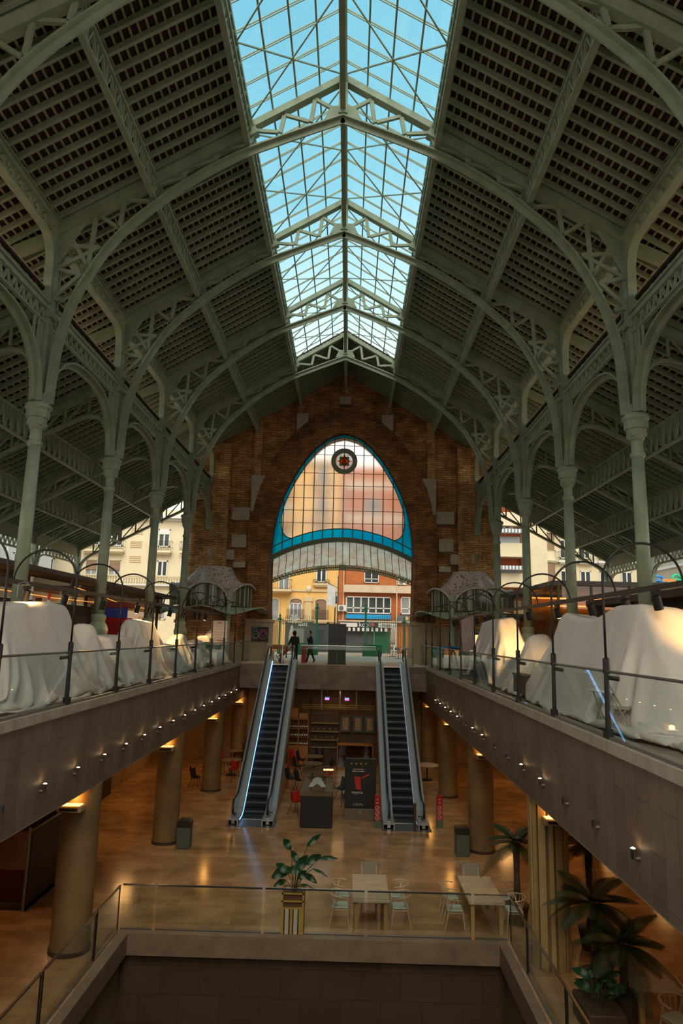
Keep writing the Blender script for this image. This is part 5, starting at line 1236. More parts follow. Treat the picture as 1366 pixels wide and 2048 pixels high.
for k in range(4): q.prism([(-.36+.19*k+(.045 if j % 2 else .022)*math.cos(PI/2+2*PI*j/10),2.1+(.045 if j % 2 else .022)*math.sin(PI/2+2*PI*j/10)) for j in range(10)],'y',-.125,-.12)
q.build('gold_badges', gold, t); q = MB(); rr = random.Random(4)
for r,(x0,x1,z,h_) in enumerate(((-.3,.12,1.87,.035),(-.33,.16,1.79,.04),(-.26,.1,.58,.02),(-.26,.1,.54,.02))):
    x = x0
    while x < x1: w_ = rr.uniform(.018,.034); q.box(x,x+w_,-.124,-.12,z,z+h_*rr.uniform(.7,1.2)); x += w_+.012+(.03 if rr.random() < .15 else 0)
q.build('small_print', wht, t); q = MB(); q.prism([(-.24,1.62),(.0,1.6),(.03,1.1),(-.17,1.16)],'y',-.126,-.12); q.bar((.05,-.123,1.56),(.36,-.123,1.72),.012,.05); q.build('product_picture', rp, t)
text('brand_letters','voyma',(.98-.02,28.45-.124,ZL+1.02),.17,wht,t,(PI/2,0,0))
q = MB(); q.tube([(.0+.04*math.cos(2*PI*k/14),-.165,.28+.04*math.sin(2*PI*k/14)) for k in range(14)],.006,4,True); q.build('base_emblem', wht, t)
for x,y,l in ((-4.86,24.3,'grey rubbish bin with black hood beside the second left round column'),(4.42,24.35,'grey rubbish bin with black hood beside the second right round column')):
    t = thing('rubbish_bin', l, 'bin', (x,y,ZL), 'grey rubbish bins'); q = MB(); q.rbox(-.22,.22,-.2,.2,0,.68,.02); q.build('body', mat('bin_grey',(.085,.10,.09),.5) if 'bin_grey' not in bpy.data.materials else bpy.data.materials['bin_grey'], t); q = MB(); q.prism([(-.23,.68),(.23,.68),(.23,.84),(.16,.88),(-.16,.88),(-.23,.84)],'y',-.21,.21); q.build('hood', M['blackp'], t); q = MB(); q.box(-.15,.15,-.215,-.205,.72,.82); q.build('slot', M['dark'], t)

# ---------------------------------------------------------------- glass balustrade round the pit
def pit_panel(p0, p1, l):
    c = ((p0[0]+p1[0])/2,(p0[1]+p1[1])/2,ZL); L2 = math.hypot(p1[0]-p0[0],p1[1]-p0[1])/2; rz = math.atan2(p1[1]-p0[1],p1[0]-p0[0])
    t = thing('glass_panel', l, 'glass panel', c, 'glass balustrade round the pit', rz); q = MB(); q.box(-L2+.04,L2-.04,-.009,.009,.03,1.02); q.build('pane', M['glass'], t)
    q = MB(); q.box(-L2+.04,L2-.04,-.022,.022,1.0,1.035); q.build('handrail', M['chrome'], t); q = MB(); q.box(-L2+.04,L2-.04,-.025,.025,0,.05); q.build('shoe', M['greymetal'], t)
    if abs(rz) > .1:
        for s in (-1,1): q = MB(); q.box(s*(L2-.05)-.012,s*(L2-.05)+.012,-.014,.014,0,1.0); q.build('edge_strip', M['black'], t)
xs = [-4.9,-4.06,-1.43,1.05,3.62,4.5]
for k in range(5): pit_panel((xs[k],17.86),(xs[k+1],17.86),f'glass panel on the far side of the pit, {ORD[k]} from the left')
ys = [17.8,16.2,13.5,10.8,8.1]
for k in range(4):
    pit_panel((-4.9,ys[k+1]),(-4.9,ys[k]),f'glass panel on the left side of the pit, {ORD[k]} from the far corner'); pit_panel((4.5,ys[k+1]),(4.5,ys[k]),f'glass panel on the right side of the pit, {ORD[k]} from the far corner')

# ---------------------------------------------------------------- tables and spindle chairs
M['seatpad'] = mat('pale_seat_pad', (.55,.60,.52), .8)
def spindle_chair():
    t = thing('spindle_chair','', 'chair', (0,0,0), 'pale spindle back chairs'); w_ = M['wood']
    q = MB(); q.rbox(-.21,.21,-.2,.2,.43,.47,.02); q.build('seat', M['seatpad'], t)
    for (a,c) in ((-.2,-.2),(.2,-.2)): q = MB(); q.tube([(a*1.15,c*1.15,0),(a*.95,c*.9,.44)],[.014,.018],8); q.build('leg', w_, t, True, auto=True)
    for s in (-1,1): q = MB(); q.tube([(s*.2,.26,0),(s*.2,.16,.44),(s*.25,.05,.72)],[.014,.018,.014],8); q.build('leg', w_, t, True, auto=True)
    P = [(-.27,-.12,.70)]+[(.29*math.cos(a),.02+.26*math.sin(a),.72+.03*math.sin(a)) for a in [PI-PI*k/16 for k in range(17)]]+[(.27,-.12,.70)]
    q = MB(); q.tube(P,.015,8); q.build('back_rail', w_, t, True)
    for k in range(7): a = PI*(k+1)/8; q = MB(); q.tube([(.18*math.cos(a),.02+.17*math.sin(a),.46),(.29*math.cos(a),.02+.26*math.sin(a),.72)],.007,5); q.build('spindle', w_, t)
    q = MB(); q.tube([(-.2,-.2,.40),(.2,-.2,.40),(.2,.18,.40),(-.2,.18,.40)],.012,6,True); q.build('seat_frame', w_, t); return t
ch0 = spindle_chair(); used = False
def put(root, x, y, rz, l):
    global used
    if not used: used = True; root.location = (x,y,ZL); root.rotation_euler = (0,0,rz); root['label'] = l
    else: dup(root, (x,y,ZL), l, rz)
def dining_table(x0, x1, y0, y1, l):
    t = thing('dining_table', l, 'table', ((x0+x1)/2,(y0+y1)/2,ZL), 'pale wooden tables'); a, c = (x1-x0)/2, (y1-y0)/2
    q = MB(); q.rbox(-a,a,-c,c,.69,.76,.01); q.build('tabletop', M['wood'], t)
    for sx in (-1,1):
        for sy in (-1,1): q = MB(); q.box(sx*(a-.1)-.045,sx*(a-.1)+.045,sy*(c-.1)-.045,sy*(c-.1)+.045,0,.69); q.build('leg', mat('ochre_leg',(.42,.29,.10),.5) if 'ochre_leg' not in bpy.data.materials else bpy.data.materials['ochre_leg'], t)
    for sx in (-1,1): q = MB(); q.box(sx*(a-.08)-.015,sx*(a-.08)+.015,-c+.1,c-.1,.6,.69); q.build('apron', M['wood'], t)
dining_table(.72,1.64,18.02,19.85,'pale wooden table right of the striped planter')
dining_table(3.57,4.46,18.1,19.95,'pale wooden table at the right corner of the pit')
for x,y,rz,l in ((.42,18.55,PI/2,'pale spindle chair on the near left of the table beside the planter'),(.45,19.3,PI/2,'pale spindle chair on the far left of the table beside the planter'),(1.93,18.6,-PI/2,'pale spindle chair on the near right of the table beside the planter'),(1.92,19.35,-PI/2,'pale spindle chair on the far right of the table beside the planter'),
                 (3.28,18.55,PI/2,'pale spindle chair on the near left of the table at the pit corner'),(3.28,19.35,PI/2,'pale spindle chair on the far left of the table at the pit corner'),(4.78,18.6,-PI/2,'pale spindle chair on the near right of the table at the pit corner'),(4.76,19.4,-PI/2,'pale spindle chair on the far right of the table at the pit corner'),
                 (6.55,13.75,.4,'pale spindle chair before the dark table among the palms'),(7.25,14.5,-1.3,'pale spindle chair right of the dark table among the palms')): put(ch0, x, y, rz, l)
dining_table(6.0,6.95,14.1,15.8,'shaded wooden table behind the palms at the right edge')
for x,y,l in ((1.2,20.25,'grey panel backed chair at the far end of the table beside the planter'),(4.05,20.35,'beige panel backed chair at the far end of the table at the pit corner')):
    t = thing('panel_chair', l, 'chair', (x,y,ZL), 'panel backed chairs'); q = MB(); q.rbox(-.24,.24,-.22,.22,.42,.47,.015); q.build('seat', M['wood'], t); q = MB(); q.rbox(-.26,.26,.2,.24,.5,.9,.015); q.build('backrest', mat('panel_grey',(.30,.26,.21),.6) if 'panel_grey' not in bpy.data.materials else bpy.data.materials['panel_grey'], t)
    for (a,c) in ((-.2,-.18),(.2,-.18),(-.2,.2),(.2,.2)): q = MB(); q.tube([(a,c,0),(a,c,.44 if c < 0 else .8)],.016,6); q.build('leg', M['wood'], t)

# cafe at the back: shell chairs and round tables
M['shell_black'] = mat('black_shell', (.018,.018,.020), .5); M['shell_red'] = mat('red_shell', (.50,.018,.012), .45)
def shell_chair(m):
    t = thing('shell_chair','', 'chair', (0,0,0), 'shell chairs of the lower cafe'); q = MB()
    def fn(u, v):
        a = (u-.5)*2; w_ = .25-.03*v
        if v < .45: s_ = v/.45; y, z = -.22+.4*s_, .46-.03*math.sin(PI*s_)
        else: s_ = (v-.45)/.55; y, z = .18+.08*s_, .46+.36*s_
        return (a*w_*(1-.12*abs(a)), y - (.12*a*a if v > .45 else 0), z + (.10*a*a*(1 if v > .2 else .5)))
    q.grid(fn, 9, 12); q.add([(p[0],p[1]+.012,p[2]-.012) for p in q.v[:]], [tuple(reversed(f)) for f in q.f[:]]); q.build('shell', m, t, True)
    for (a,c) in ((-.16,-.14),(.16,-.14),(-.16,.14),(.16,.14)): q = MB(); q.tube([(a*.7,c*.7,.44),(a*1.5,c*1.6,0)],.011,6); q.build('leg', M['black'], t)
    return t
sb, sr = shell_chair(M['shell_black']), shell_chair(M['shell_red']); ub = [False, False]
def put_shell(i, x, y, rz, l):
    root = (sb, sr)[i]
    root.scale = (1.12,1.12,1.1)
    if not ub[i]: ub[i] = True; root.location = (x,y,ZL); root.rotation_euler = (0,0,rz); root['label'] = l
    else: dup(root, (x,y,ZL), l, rz)
for i,x,y,rz,l in ((0,-6.4,32.9,2.2,'black shell chair standing alone left of the third left round column'),(1,-5.0,35.0,-2.4,'red shell chair right of the third left round column, nearest one there'),(1,-5.9,37.2,1.2,'red shell chair behind the nearest left red one'),(1,-4.7,37.6,-1.6,'red shell chair hidden behind the left escalator handrail'),(0,-5.5,39.9,0,'black shell chair at the farthest round table on the left'),
                   (0,.62,30.0,-1.3,'black shell chair right of the display case, facing left'),(0,.35,31.3,-.9,'black shell chair behind the one right of the display case'),(1,-1.45,28.9,2.6,'red shell chair half hidden behind the display case'),(0,-2.05,33.2,1.4,'black shell chair seen side on beside the left escalator'),(0,-1.6,32.9,1.9,'black shell chair at the nearest middle round table, left'),
                   (1,-.35,33.9,-1.9,'red shell chair at the right of the nearest middle round table'),(0,-.4,35.6,-1.7,'black shell chair at the right of the second middle round table'),(0,-1.95,36.2,1.6,'black shell chair at the left of the second middle round table'),(0,-1.9,38.0,1.6,'black shell chair at the left of the farthest middle round table'),(0,-.95,38.9,.1,'black shell chair behind the farthest middle round table'),(1,-2.3,38.3,1.2,'red shell chair close to the wine cabinet')): put_shell(i,x,y,rz,l)
for x,y,r,l in ((-1.1,33.9,.55,'nearest round table of the middle cafe group'),(-1.15,35.8,.5,'second round table of the middle cafe group'),(-1.2,37.8,.5,'farthest round table of the middle cafe group'),(-5.3,36.2,.5,'nearer round table of the left cafe group'),(-5.6,38.9,.45,'farther round table of the left cafe group'),(4.6,36.2,.6,'round wooden table beside the right escalator')):
    t = thing('round_table', l, 'table', (x,y,ZL), 'round cafe tables'); q = MB(); q.lathe([(r,.72),(r,.75)],28); q.build('tabletop', M['wood'] if x > 4 else mat('dull_tabletop',(.22,.15,.09),.4) if 'dull_tabletop' not in bpy.data.materials else bpy.data.materials['dull_tabletop'], t, True, auto=True); q = MB(); q.lathe([(.28,0),(.28,.03),(.04,.06),(.04,.72)],16); q.build('pedestal', M['black'], t, True, auto=True)

# shop under the landing
OW = mat('orange_wood', (.36,.15,.045), .5, 0, .15, 2); GL = mat('dim_glass_front', (.06,.05,.04), .1)
t = thing('wine_cabinet','orange wooden wine cabinet with bottles at the left of the shop','cabinet',(-2.15,39.2,ZL)); q = MB(); q.box(-.55,.55,-.25,.25,0,1.05); q.box(-.55,-.5,-.25,.25,1.05,2.5); q.box(.5,.55,-.25,.25,1.05,2.5); q.box(-.03,.03,-.25,.25,1.05,2.5); q.box(-.55,.55,-.25,.25,2.45,2.52); q.box(-.55,.55,.2,.25,1.05,2.5); q.build('carcass', OW, t)
for z in (1.05,1.5,1.95): q = MB(); q.box(-.5,.5,-.22,.2,z,z+.03); q.build('shelf', OW, t)
bt = None
for r,z in enumerate((1.08,1.53,1.98)):
    for k in range(8):
        x = -2.15-.44+k*.125+(.03 if k > 3 else 0)
        if bt is None:
            bt = thing('wine_bottle','', 'bottle', (0,0,0), 'bottles in the wine cabinet'); q = MB(); q.lathe([(.038,0),(.038,.19),(.014,.25),(.014,.31)],10); q.build('bottle', mat('bottle_glass',(.012,.02,.012),.1), bt, True, auto=True); q = MB(); q.lathe([(.0385,.06),(.0385,.15)],10); q.build('paper_label', M['white'] , bt); o = bt
        else: o = copy_tree(bt)
        o.location = (x,39.08,ZL+z); o['label'] = 'dark wine bottle with a pale label standing in the orange wine cabinet'
for x,z,h_ ,l in ((-2.45,2.53,.5,'taller cardboard box on top of the wine cabinet'),(-1.9,2.53,.22,'flat cardboard box on top of the wine cabinet')):
    t = thing('cardboard_box', l, 'box', (x,39.2,ZL+z), 'boxes on the wine cabinet'); q = MB(); q.rbox(-.24,.24,-.18,.18,0,h_,.01); q.build('body', mat('box_card',(.40,.20,.07),.7) if 'box_card' not in bpy.data.materials else bpy.data.materials['box_card'], t); q = MB(); q.box(-.245,.245,-.03,.03,h_-.002,h_+.004); q.build('tape', M['band'], t)
t = thing('shop_counter','glass fronted shop counter filled with red packages','counter',(.95,38.6,ZL)); q = MB(); q.box(-.95,1.0,-.35,.35,0,.12); q.box(-.95,1.0,-.35,.35,1.25,1.3); q.box(-.95,-.9,-.35,.35,0,1.55); q.box(.95,1.0,-.35,.35,0,1.3); q.box(-.95,1.0,.3,.35,0,1.3); q.build('carcass', OW, t); q = MB(); q.box(-.9,.95,-.34,-.33,.12,1.25); q.build('glass_front', M['kglass'], t)
for z in (.35,.62,.9): q = MB(); q.box(-.9,.95,-.3,.3,z,z+.02); q.build('shelf', M['greymetal'], t)
rr = random.Random(9)
for z in (.37,.64,.92):
    for k in range(7):
        x = .12+k*.26; t = thing('red_package','red package lying on a shelf inside the glass counter','package',(x,38.45,ZL+z),'red packages in the shop counter'); q = MB(); q.rbox(-.09,.09,-.1,.1,0,.10+.03*rr.random(),.01); q.build('wrapper', rp, t); q = MB(); q.box(-.05,.05,-.102,-.098,.03,.07); q.build('sticker', wht, t)
t = thing('shop_shelving','dark shop shelving with deli trays along the back wall','shelf',(-.75,39.6,ZL)); q = MB(); q.box(-.75,.8,.2,.3,0,3.6); q.build('back_panel', mat('shelf_back',(.09,.06,.035),.6), t)
for z in (.9,1.3,1.75,2.2): q = MB(); q.box(-.75,.8,-.15,.2,z,z+.04); q.build('shelf', mat('brassy_shelf',(.32,.24,.13),.4), t)
q = MB(); q.box(-.75,.8,-.3,.2,0,.86); q.build('base_unit', M['kbrown'], t)
for k in range(9):
    x = -1.4+.16*k; t = thing('deli_jar','small jar standing on the shop shelving','jar',(x,39.55,ZL+(1.34 if k % 2 else 1.79)),'jars on the shop shelving'); q = MB(); q.lathe([(.05,0),(.05,.12),(.035,.14)],10); q.build('jar', mat('jar_brown',(.22,.11,.05),.3) if 'jar_brown' not in bpy.data.materials else bpy.data.materials['jar_brown'], t); q = MB(); q.lathe([(.04,.14),(.04,.165)],10); q.build('lid', gold, t)
for k,x in enumerate((.42,1.12,1.78)):
    t = thing('framed_picture', f'framed picture hanging behind the shop counter, {("left","middle","right")[k]} of three', 'picture', (x,39.7,ZL+1.75), 'framed pictures in the shop'); q = MB(); q.box(-.28,.28,-.03,.03,0,.9); q.build('frame', mat('slate_frame',(.07,.10,.10),.5) if 'slate_frame' not in bpy.data.materials else bpy.data.materials['slate_frame'], t); q = MB(); q.box(-.16,.16,-.04,-.03,.12,.78); q.build('print', mat('tan_print',(.36,.25,.14),.7,0,.4,9) if 'tan_print' not in bpy.data.materials else bpy.data.materials['tan_print'], t)
q = MB(); q.box(-4,4,39.95,40.15,ZL,-1.3); tag(q.build('wall_shop_back', mat('shop_back_wall',(.12,.07,.035),.7,0,.3,2)), kind='structure')
for x,l in ((-.6,'small glowing screen under the landing, left one'),(.48,'small glowing screen under the landing, right one')):
    t = thing('small_screen', l, 'screen', (x,38.3,-1.95), 'small screens of the shop'); q = MB(); q.rbox(-.16,.16,-.03,.03,0,.22,.01); q.build('case', M['black'], t); q = MB(); q.box(-.12,.12,-.035,-.03,.04,.13); q.build('picture', emit('screen_pink',(.75,.16,.5),.9), t); q = MB(); q.box(-.12,.12,-.035,-.03,.13,.18); q.build('picture', emit('screen_blue',(.15,.35,1),.9), t); q = MB(); q.box(-.01,.01,-.01,.01,.22,.65); q.build('hanger', M['black'], t)
t = thing('shop_gantry','brass rails and pipes hanging under the landing soffit','rail',(0,38.5,-2.3)); 
for z,y in ((0,0),(.06,.5),(-.18,.9)): q = MB(); q.tube([(-2,y,z),(2,y,z)],.025,6); q.build('pipe', mat('brass_pipe',(.42,.32,.12),.35,.8) if 'brass_pipe' not in bpy.data.materials else bpy.data.materials['brass_pipe'], t)
for x in (-.9,.1,1.0): q = MB(); q.box(x-.03,x+.03,-.03,.03,-.1,1.0); q.build('hanger', M['greymetal'], t)
t = thing('dark_stall','low dark stall with a red inside at the far left of the lower floor','kiosk',(-9.2,20.5,ZL)); q = MB(); q.box(-2.0,1.6,-1.7,2.6,0,.12); q.box(-2,1.6,2.5,2.6,0,1.9); q.box(1.5,1.6,-1.7,2.6,0,1.9); q.build('body', M['kbrown'], t); q = MB(); q.box(-2,1.5,-1.5,2.5,.12,.9); q.build('red_bench', mat('dark_red_bench',(.07,.012,.008),.6), t); q = MB(); q.tube([(1.55,-1.75,0),(1.55,-1.75,2.0)],.04,8); q.build('corner_post', M['greymetal'], t)
for y,w_,m_,l in ((24.5,1.2,M['kbrown'],'dark door panel in the left wall of the lower floor, nearest'),(27.5,1.2,M['kbrown'],'dark door panel in the left wall of the lower floor, middle'),(30.5,1.0,M['kbrown'],'dark door panel in the left wall of the lower floor, farthest')):
    t = thing('door_panel', l, 'door', (-9.9,y,ZL), 'dark doors of the lower floor'); q = MB(); q.box(-.1,.1,-w_,w_,0,2.6); q.build('leaf', m_, t); q = MB(); q.tube([(.13,w_-.2,.9),(.13,w_-.2,1.3)],.02,6); q.build('handle', M['greymetal'], t)
q = MB(); q.box(-10.3,-10.0,23.3,38,ZL,-1.96); q.box(9.2,9.5,17.5,38,ZL,-1.96) if False else None; tag(q.build('wall_stalls_left', M['plaster']), kind='structure')

# ---------------------------------------------------------------- plants
M['leaf'] = mat('banana_leaf', (.014,.055,.022), .4, 0, .3, 6); M['stemm'] = mat('plant_stem', (.06,.045,.025), .6)
t = thing('planter_box','striped wooden planter box holding a broad leaved plant','planter',(-.72,18.05,ZL)); st = [(.32,.21,.045),(.05,.03,.02),(.42,.36,.26),(.05,.03,.02),(.32,.21,.045)]
q = MB(); q.box(-.27,.27,-.27,.27,0,.62); q.build('box', mat('planter_yellow',(.36,.24,.05),.5), t)
for x in (-.13,.08): q = MB(); q.box(x-.045,x+.045,-.28,-.27,.02,.6); q.build('stripe', mat('stripe_cream',(.45,.40,.30),.6) if 'stripe_cream' not in bpy.data.materials else bpy.data.materials['stripe_cream'], t)
for x in (-.19,-.07,.02,.14): q = MB(); q.box(x-.014,x+.014,-.282,-.27,.02,.6); q.build('stripe', M['dark'], t)
for (a,c) in ((-.25,-.25),(.25,-.25),(-.25,.25),(.25,.25)): q = MB(); q.box(a-.02,a+.02,c-.02,c+.02,.62,.95); q.build('frame_post', bpy.data.materials['planter_yellow'], t)
q = MB()
for z in (.78,.95): q.box(-.27,.27,-.27,-.24,z-.03,z); q.box(-.27,.27,.24,.27,z-.03,z); q.box(-.27,-.24,-.27,.27,z-.03,z); q.box(.24,.27,-.27,.27,z-.03,z)
q.build('frame_rail', bpy.data.materials['planter_yellow'], t); q = MB(); q.box(-.22,.22,-.22,.22,.6,.9); q.build('inner_pot', mat('brown_pot',(.10,.05,.025),.6), t)
t = thing('banana_plant','broad leaved dark green plant growing in the striped planter','plant',(-.72,18.05,ZL+.9))
def leaf(parent, base, tip, w_, yoff, sag=.12, m=None):
    b0 = Vector((base[0],yoff*.7,base[1])); t0 = Vector((tip[0],yoff,tip[1])); d = t0-b0; q = MB()
    sd = d.cross(Vector((.25,-1,.35))).normalized()
    def fn(u, v):
        p = b0 + d*v - Vector((0,0,sag*v*v*d.length)) ; ww = w_*math.sin(PI*min(1,v*.97+.03))**.7*(1-.25*v)
        s_ = (u-.5)*2; return p + sd*ww*s_*.62 + Vector((0,-.08*abs(s_)*w_-0.02*math.sin(9*v),.10*abs(s_)*w_))
    q.grid(fn, 7, 12); o = q.build('leaf', m or M['leaf'], parent, True)
    q = MB(); q.tube(interp([(0.02*b0.x,0,-.05),(b0.x*.45,b0.y*.4,b0.z*.55),tuple(b0)],4),.009,5); q.build('stalk', M['stemm'], parent)
for k,(b_,tp,w_) in enumerate((((-.10,.98),(-.28,1.28),.17),((.29,1.0),(.64,1.36),.12),((.27,.62),(.66,.92),.18),((.57,.72),(1.08,.78),.10),((.45,.55),(.84,.42),.06),((.24,.38),(.57,.22),.14),((.04,.42),(.32,.9),.22),((.08,.58),(-.1,.92),.15),((.16,.5),(-.2,.56),.18),((-.1,.48),(-.58,.3),.24),((-.15,.42),(-.46,.68),.17),((-.2,.2),(-.52,.08),.13),((.1,.3),(.3,.55),.15),((.12,.16),(.5,.1),.05))):
    leaf(t, b_, tp, w_, (-.18,.12,-.05,.16,-.1,.05,0,.2)[k % 8])
M['frond'] = mat('palm_frond', (.030,.042,.012), .5, 0, .3, 5); M['trunk'] = mat('palm_trunk', (.09,.06,.035), .9, 0, .3, 8)
def palm(x, y, hgt, rad, l, seed, nf=15):
    rnd = random.Random(seed); t = thing('potted_palm', l, 'palm', (x,y,ZL), 'potted palms'); q = MB(); q.lathe([(.22,0),(.3,.45),(.27,.47)],18); q.build('pot', M['kbrown'], t, True, auto=True)
    q = MB(); q.lathe([(.10,.4),(.075,hgt*.6),(.09,hgt-.05),(.04,hgt+.08)],10,sq=lambda a: 1+.12*math.sin(5*a)); q.build('trunk', M['trunk'], t, True)
    for k in range(nf):
        a = k*2.399+rnd.uniform(-.2,.2); el = lerp(1.25,-.1,(k/nf)**.8); L2 = rad*rnd.uniform(.85,1.15); pts = []
        for j in range(9):
            s_ = j/8; r = L2*s_*math.cos(el*(1-.35*s_)); z = hgt + L2*(math.sin(el)*s_ - .62*s_*s_*(1.1-.35*el)); pts.append(Vector((r*math.cos(a), r*math.sin(a), z)))
        q = MB(); q.tube(pts,[.012*(1-j/10) for j in range(9)],4); P = interp(pts,5)
        for j in range(4,len(P)-1):
            tg = (P[j+1]-P[j-1]).normalized(); sd = tg.cross(Vector((0,0,1))).normalized(); s_ = j/len(P); ll = .30*rad*math.sin(PI*min(.98,s_*.85+.12))
            for sg in (-1,1):
                e_ = P[j] + sd*sg*ll*.9 + tg*ll*.55 - Vector((0,0,.25*ll)); w2 = tg*.010
                q.add([P[j]-w2,P[j]+w2,(P[j]*.4+e_*.6)+w2*1.1,e_,(P[j]*.4+e_*.6)-w2*1.1],[(0,1,2,3,4)])
        q.build('frond', M['frond'], t)
palm(5.7,15.45,1.72,1.0,'tall potted palm before the slatted column, spreading over the glass rail',3,17)
palm(5.95,14.6,1.30,.95,'lower potted palm in front of the dark table, cut by the bottom right corner',5,16)
palm(6.35,17.6,2.25,1.0,'tallest potted palm, behind the others at the right',8,16)
palm(4.95,18.95,1.9,.95,'potted palm half hidden behind the slatted column',12,13)
t = thing('leafy_plant','low broad leaved plant in a trough beside the right glass rail','plant',(5.35,14.3,ZL)); q = MB(); q.rbox(-.35,.35,-.5,.5,0,.42,.02); q.build('trough', M['kbrown'], t)
for k in range(12): a = k*2.4; leaf(t,(.12*math.cos(a),.5+.03*k),(.5*math.cos(a),.7+.03*k),.14,.4*math.sin(a))
# ---------------------------------------------------------------- people on the landing
def skin_body(nm, verts, edges, radii, root_i, sub=2):
    me = bpy.data.meshes.new(nm); me.from_pydata([Vector(v) for v in verts], edges, []); o = bpy.data.objects.new(nm, me); COL.objects.link(o)
    md = o.modifiers.new('skin', 'SKIN'); md.use_smooth_shade = True
    for i, r in enumerate(radii):
        sv = me.skin_vertices[0].data[i]; rr_ = r if isinstance(r, tuple) else (r, r); sv.radius = rr_; sv.use_root = (i == root_i)
    o.modifiers.new('sub', 'SUBSURF').levels = sub
    dg = bpy.context.evaluated_depsgraph_get(); m2 = bpy.data.meshes.new_from_object(o.evaluated_get(dg)); bpy.data.objects.remove(o); bpy.data.meshes.remove(me)
    r = bpy.data.objects.new(nm, m2); COL.objects.link(r); return r
M['skin'] = mat('skin', (.42,.23,.15), .6); M['navy'] = mat('navy_cloth', (.010,.012,.020), .9); M['blackcloth'] = mat('black_cloth', (.010,.010,.011), .95); M['trouser'] = mat('dark_trousers', (.014,.014,.018), .9); M['hair'] = mat('dark_hair', (.012,.009,.008), .6)
M['shoe'] = mat('dark_shoe', (.015,.013,.012), .5)
def person(label, loc, rz, J, jacket, sc=1.0, hood=False):
    """J: joints in the person's own frame (x right, y forward (-y = facing), z up)"""
    t = thing('person', label, 'person', loc, None, rz)
    V = []; E = []; R_ = []
    def add(p, r, par=None):
        V.append(p); R_.append(r); i = len(V)-1
        if par is not None: E.append((par, i))
        return i
    pel = add(J['pelvis'], (.17,.13)); w1 = add(J['waist'], (.175,.135), pel); ch = add(J['chest'], (.21,.155), w1); nb = add(J['neckb'], (.09,.08), ch); nk = add(J['neck'], .055, nb)
    hd = add(J['head'], (.075,.085), nk); ht = add(J['headtop'], (.07,.08), hd)
    hands = {}
    for s in ('l','r'):
        sh = add(J['sho_'+s], .09, ch); el = add(J['elb_'+s], .066, sh); wr = add(J['wri_'+s], .032, el); pm = add(J['palm_'+s], (.038,.02), wr); hands[s] = pm
        hp = add(J['hip_'+s], .105, pel); kn = add(J['knee_'+s], .076, hp); an = add(J['ank_'+s], .056, kn); to = add(J['toe_'+s], .038, an)
    for s in ('l','r'):
        w_ = Vector(J['wri_'+s]); p = Vector(J['palm_'+s]); d = (p-w_).normalized(); sd = Vector(J.get('side_'+s,(0,1,0))); cu = d.cross(sd).normalized()
        for k, (o_, ln) in enumerate(((-.028,.075),(-.009,.085),(.010,.08),(.027,.062))):
            a = add(tuple(p+sd*o_+d*.035), .0095, hands[s]); b_ = add(tuple(p+sd*o_+d*(.035+ln*.5)+cu*.012), .009, a); add(tuple(p+sd*o_*1.05+d*(.035+ln*.8)+cu*.035), .008, b_)
        a = add(tuple(p-d*.03-sd*.04+cu*.01), .011, hands[s]); add(tuple(p+d*.02-sd*.055+cu*.03), .009, a)
    b = skin_body('body', V, E, R_, pel); me = b.data
    for m in (jacket, M['trouser'], M['skin'], M['shoe']): me.materials.append(m)
    hz = J['neck'][2]; hw_ = [Vector(J['wri_l']), Vector(J['wri_r'])]; pl = [Vector(J['palm_l']), Vector(J['palm_r'])]; pz = J['pelvis'][2]
    for f in me.polygons:
        c = f.center
        if c.z > hz: mi = 2
        elif min((c-a).length for a in pl) < .10 or (min((c-a).length for a in pl) < .15 and min((c-a).length for a in hw_) > .06 and min((c-Vector(J['elb_'+s])).length for s in 'lr') > .2 and c.z > pz-.3): mi = 2
        elif c.z < .09: mi = 3
        elif c.z < pz - .02: mi = 1
        else: mi = 0
        f.material_index = mi
    me.polygons.foreach_set('use_smooth', [True]*len(me.polygons)); b.parent = t
    h = Vector(J['head']); f = Vector(J.get('face',(0,-1,0))).normalized(); rt = Vector((f.y,-f.x,0)).normalized()*-1
    up_ = Vector((0,0,1)); ctr = h + up_*.05
    q = MB(); q.add([ctr+f*.085+up_*.02, ctr+f*.085+rt*.016-up_*.025, ctr+f*.085-rt*.016-up_*.025, ctr+f*.118-up_*.022],[(0,1,3),(0,3,2),(1,2,3)]); q.build('nose', M['skin'], t)
    for s in (-1,1):
        q = MB(); q.sphere(ctr+f*.083+rt*.032*s+up_*.03,.011,8,6); q.build('eye', M['white'], t, True)
        q = MB(); q.sphere(ctr+rt*.083*s,.026,8,6,(.5,1,1.3)); q.build('ear', M['skin'], t, True)
    q = MB(); q.bar(ctr+f*.086-rt*.025-up_*.055, ctr+f*.086+rt*.025-up_*.055,.008,.009); q.build('mouth', mat('lips',(.3,.1,.09),.6) if 'lips' not in bpy.data.materials else bpy.data.materials['lips'], t)
    q = MB(); n_ = 14
    def hf(u, v):
        a = 2*PI*u; b2 = lerp(-.35 if not hood else -1.1, PI/2, v); rr_ = .108 if not hood else .128
        p = Vector((math.cos(b2)*math.cos(a)*rr_*.92, math.cos(b2)*math.sin(a)*rr_, math.sin(b2)*rr_*1.12)); fr = p.dot(f)
        if fr > .02 and p.z < .07: p -= f*(fr-.02)*.95
        return ctr + up_*.03 + p
    q.grid(hf, n_*2, 10, True); q.build('hood' if hood else 'hair', jacket if hood else M['hair'], t, True)
    return t
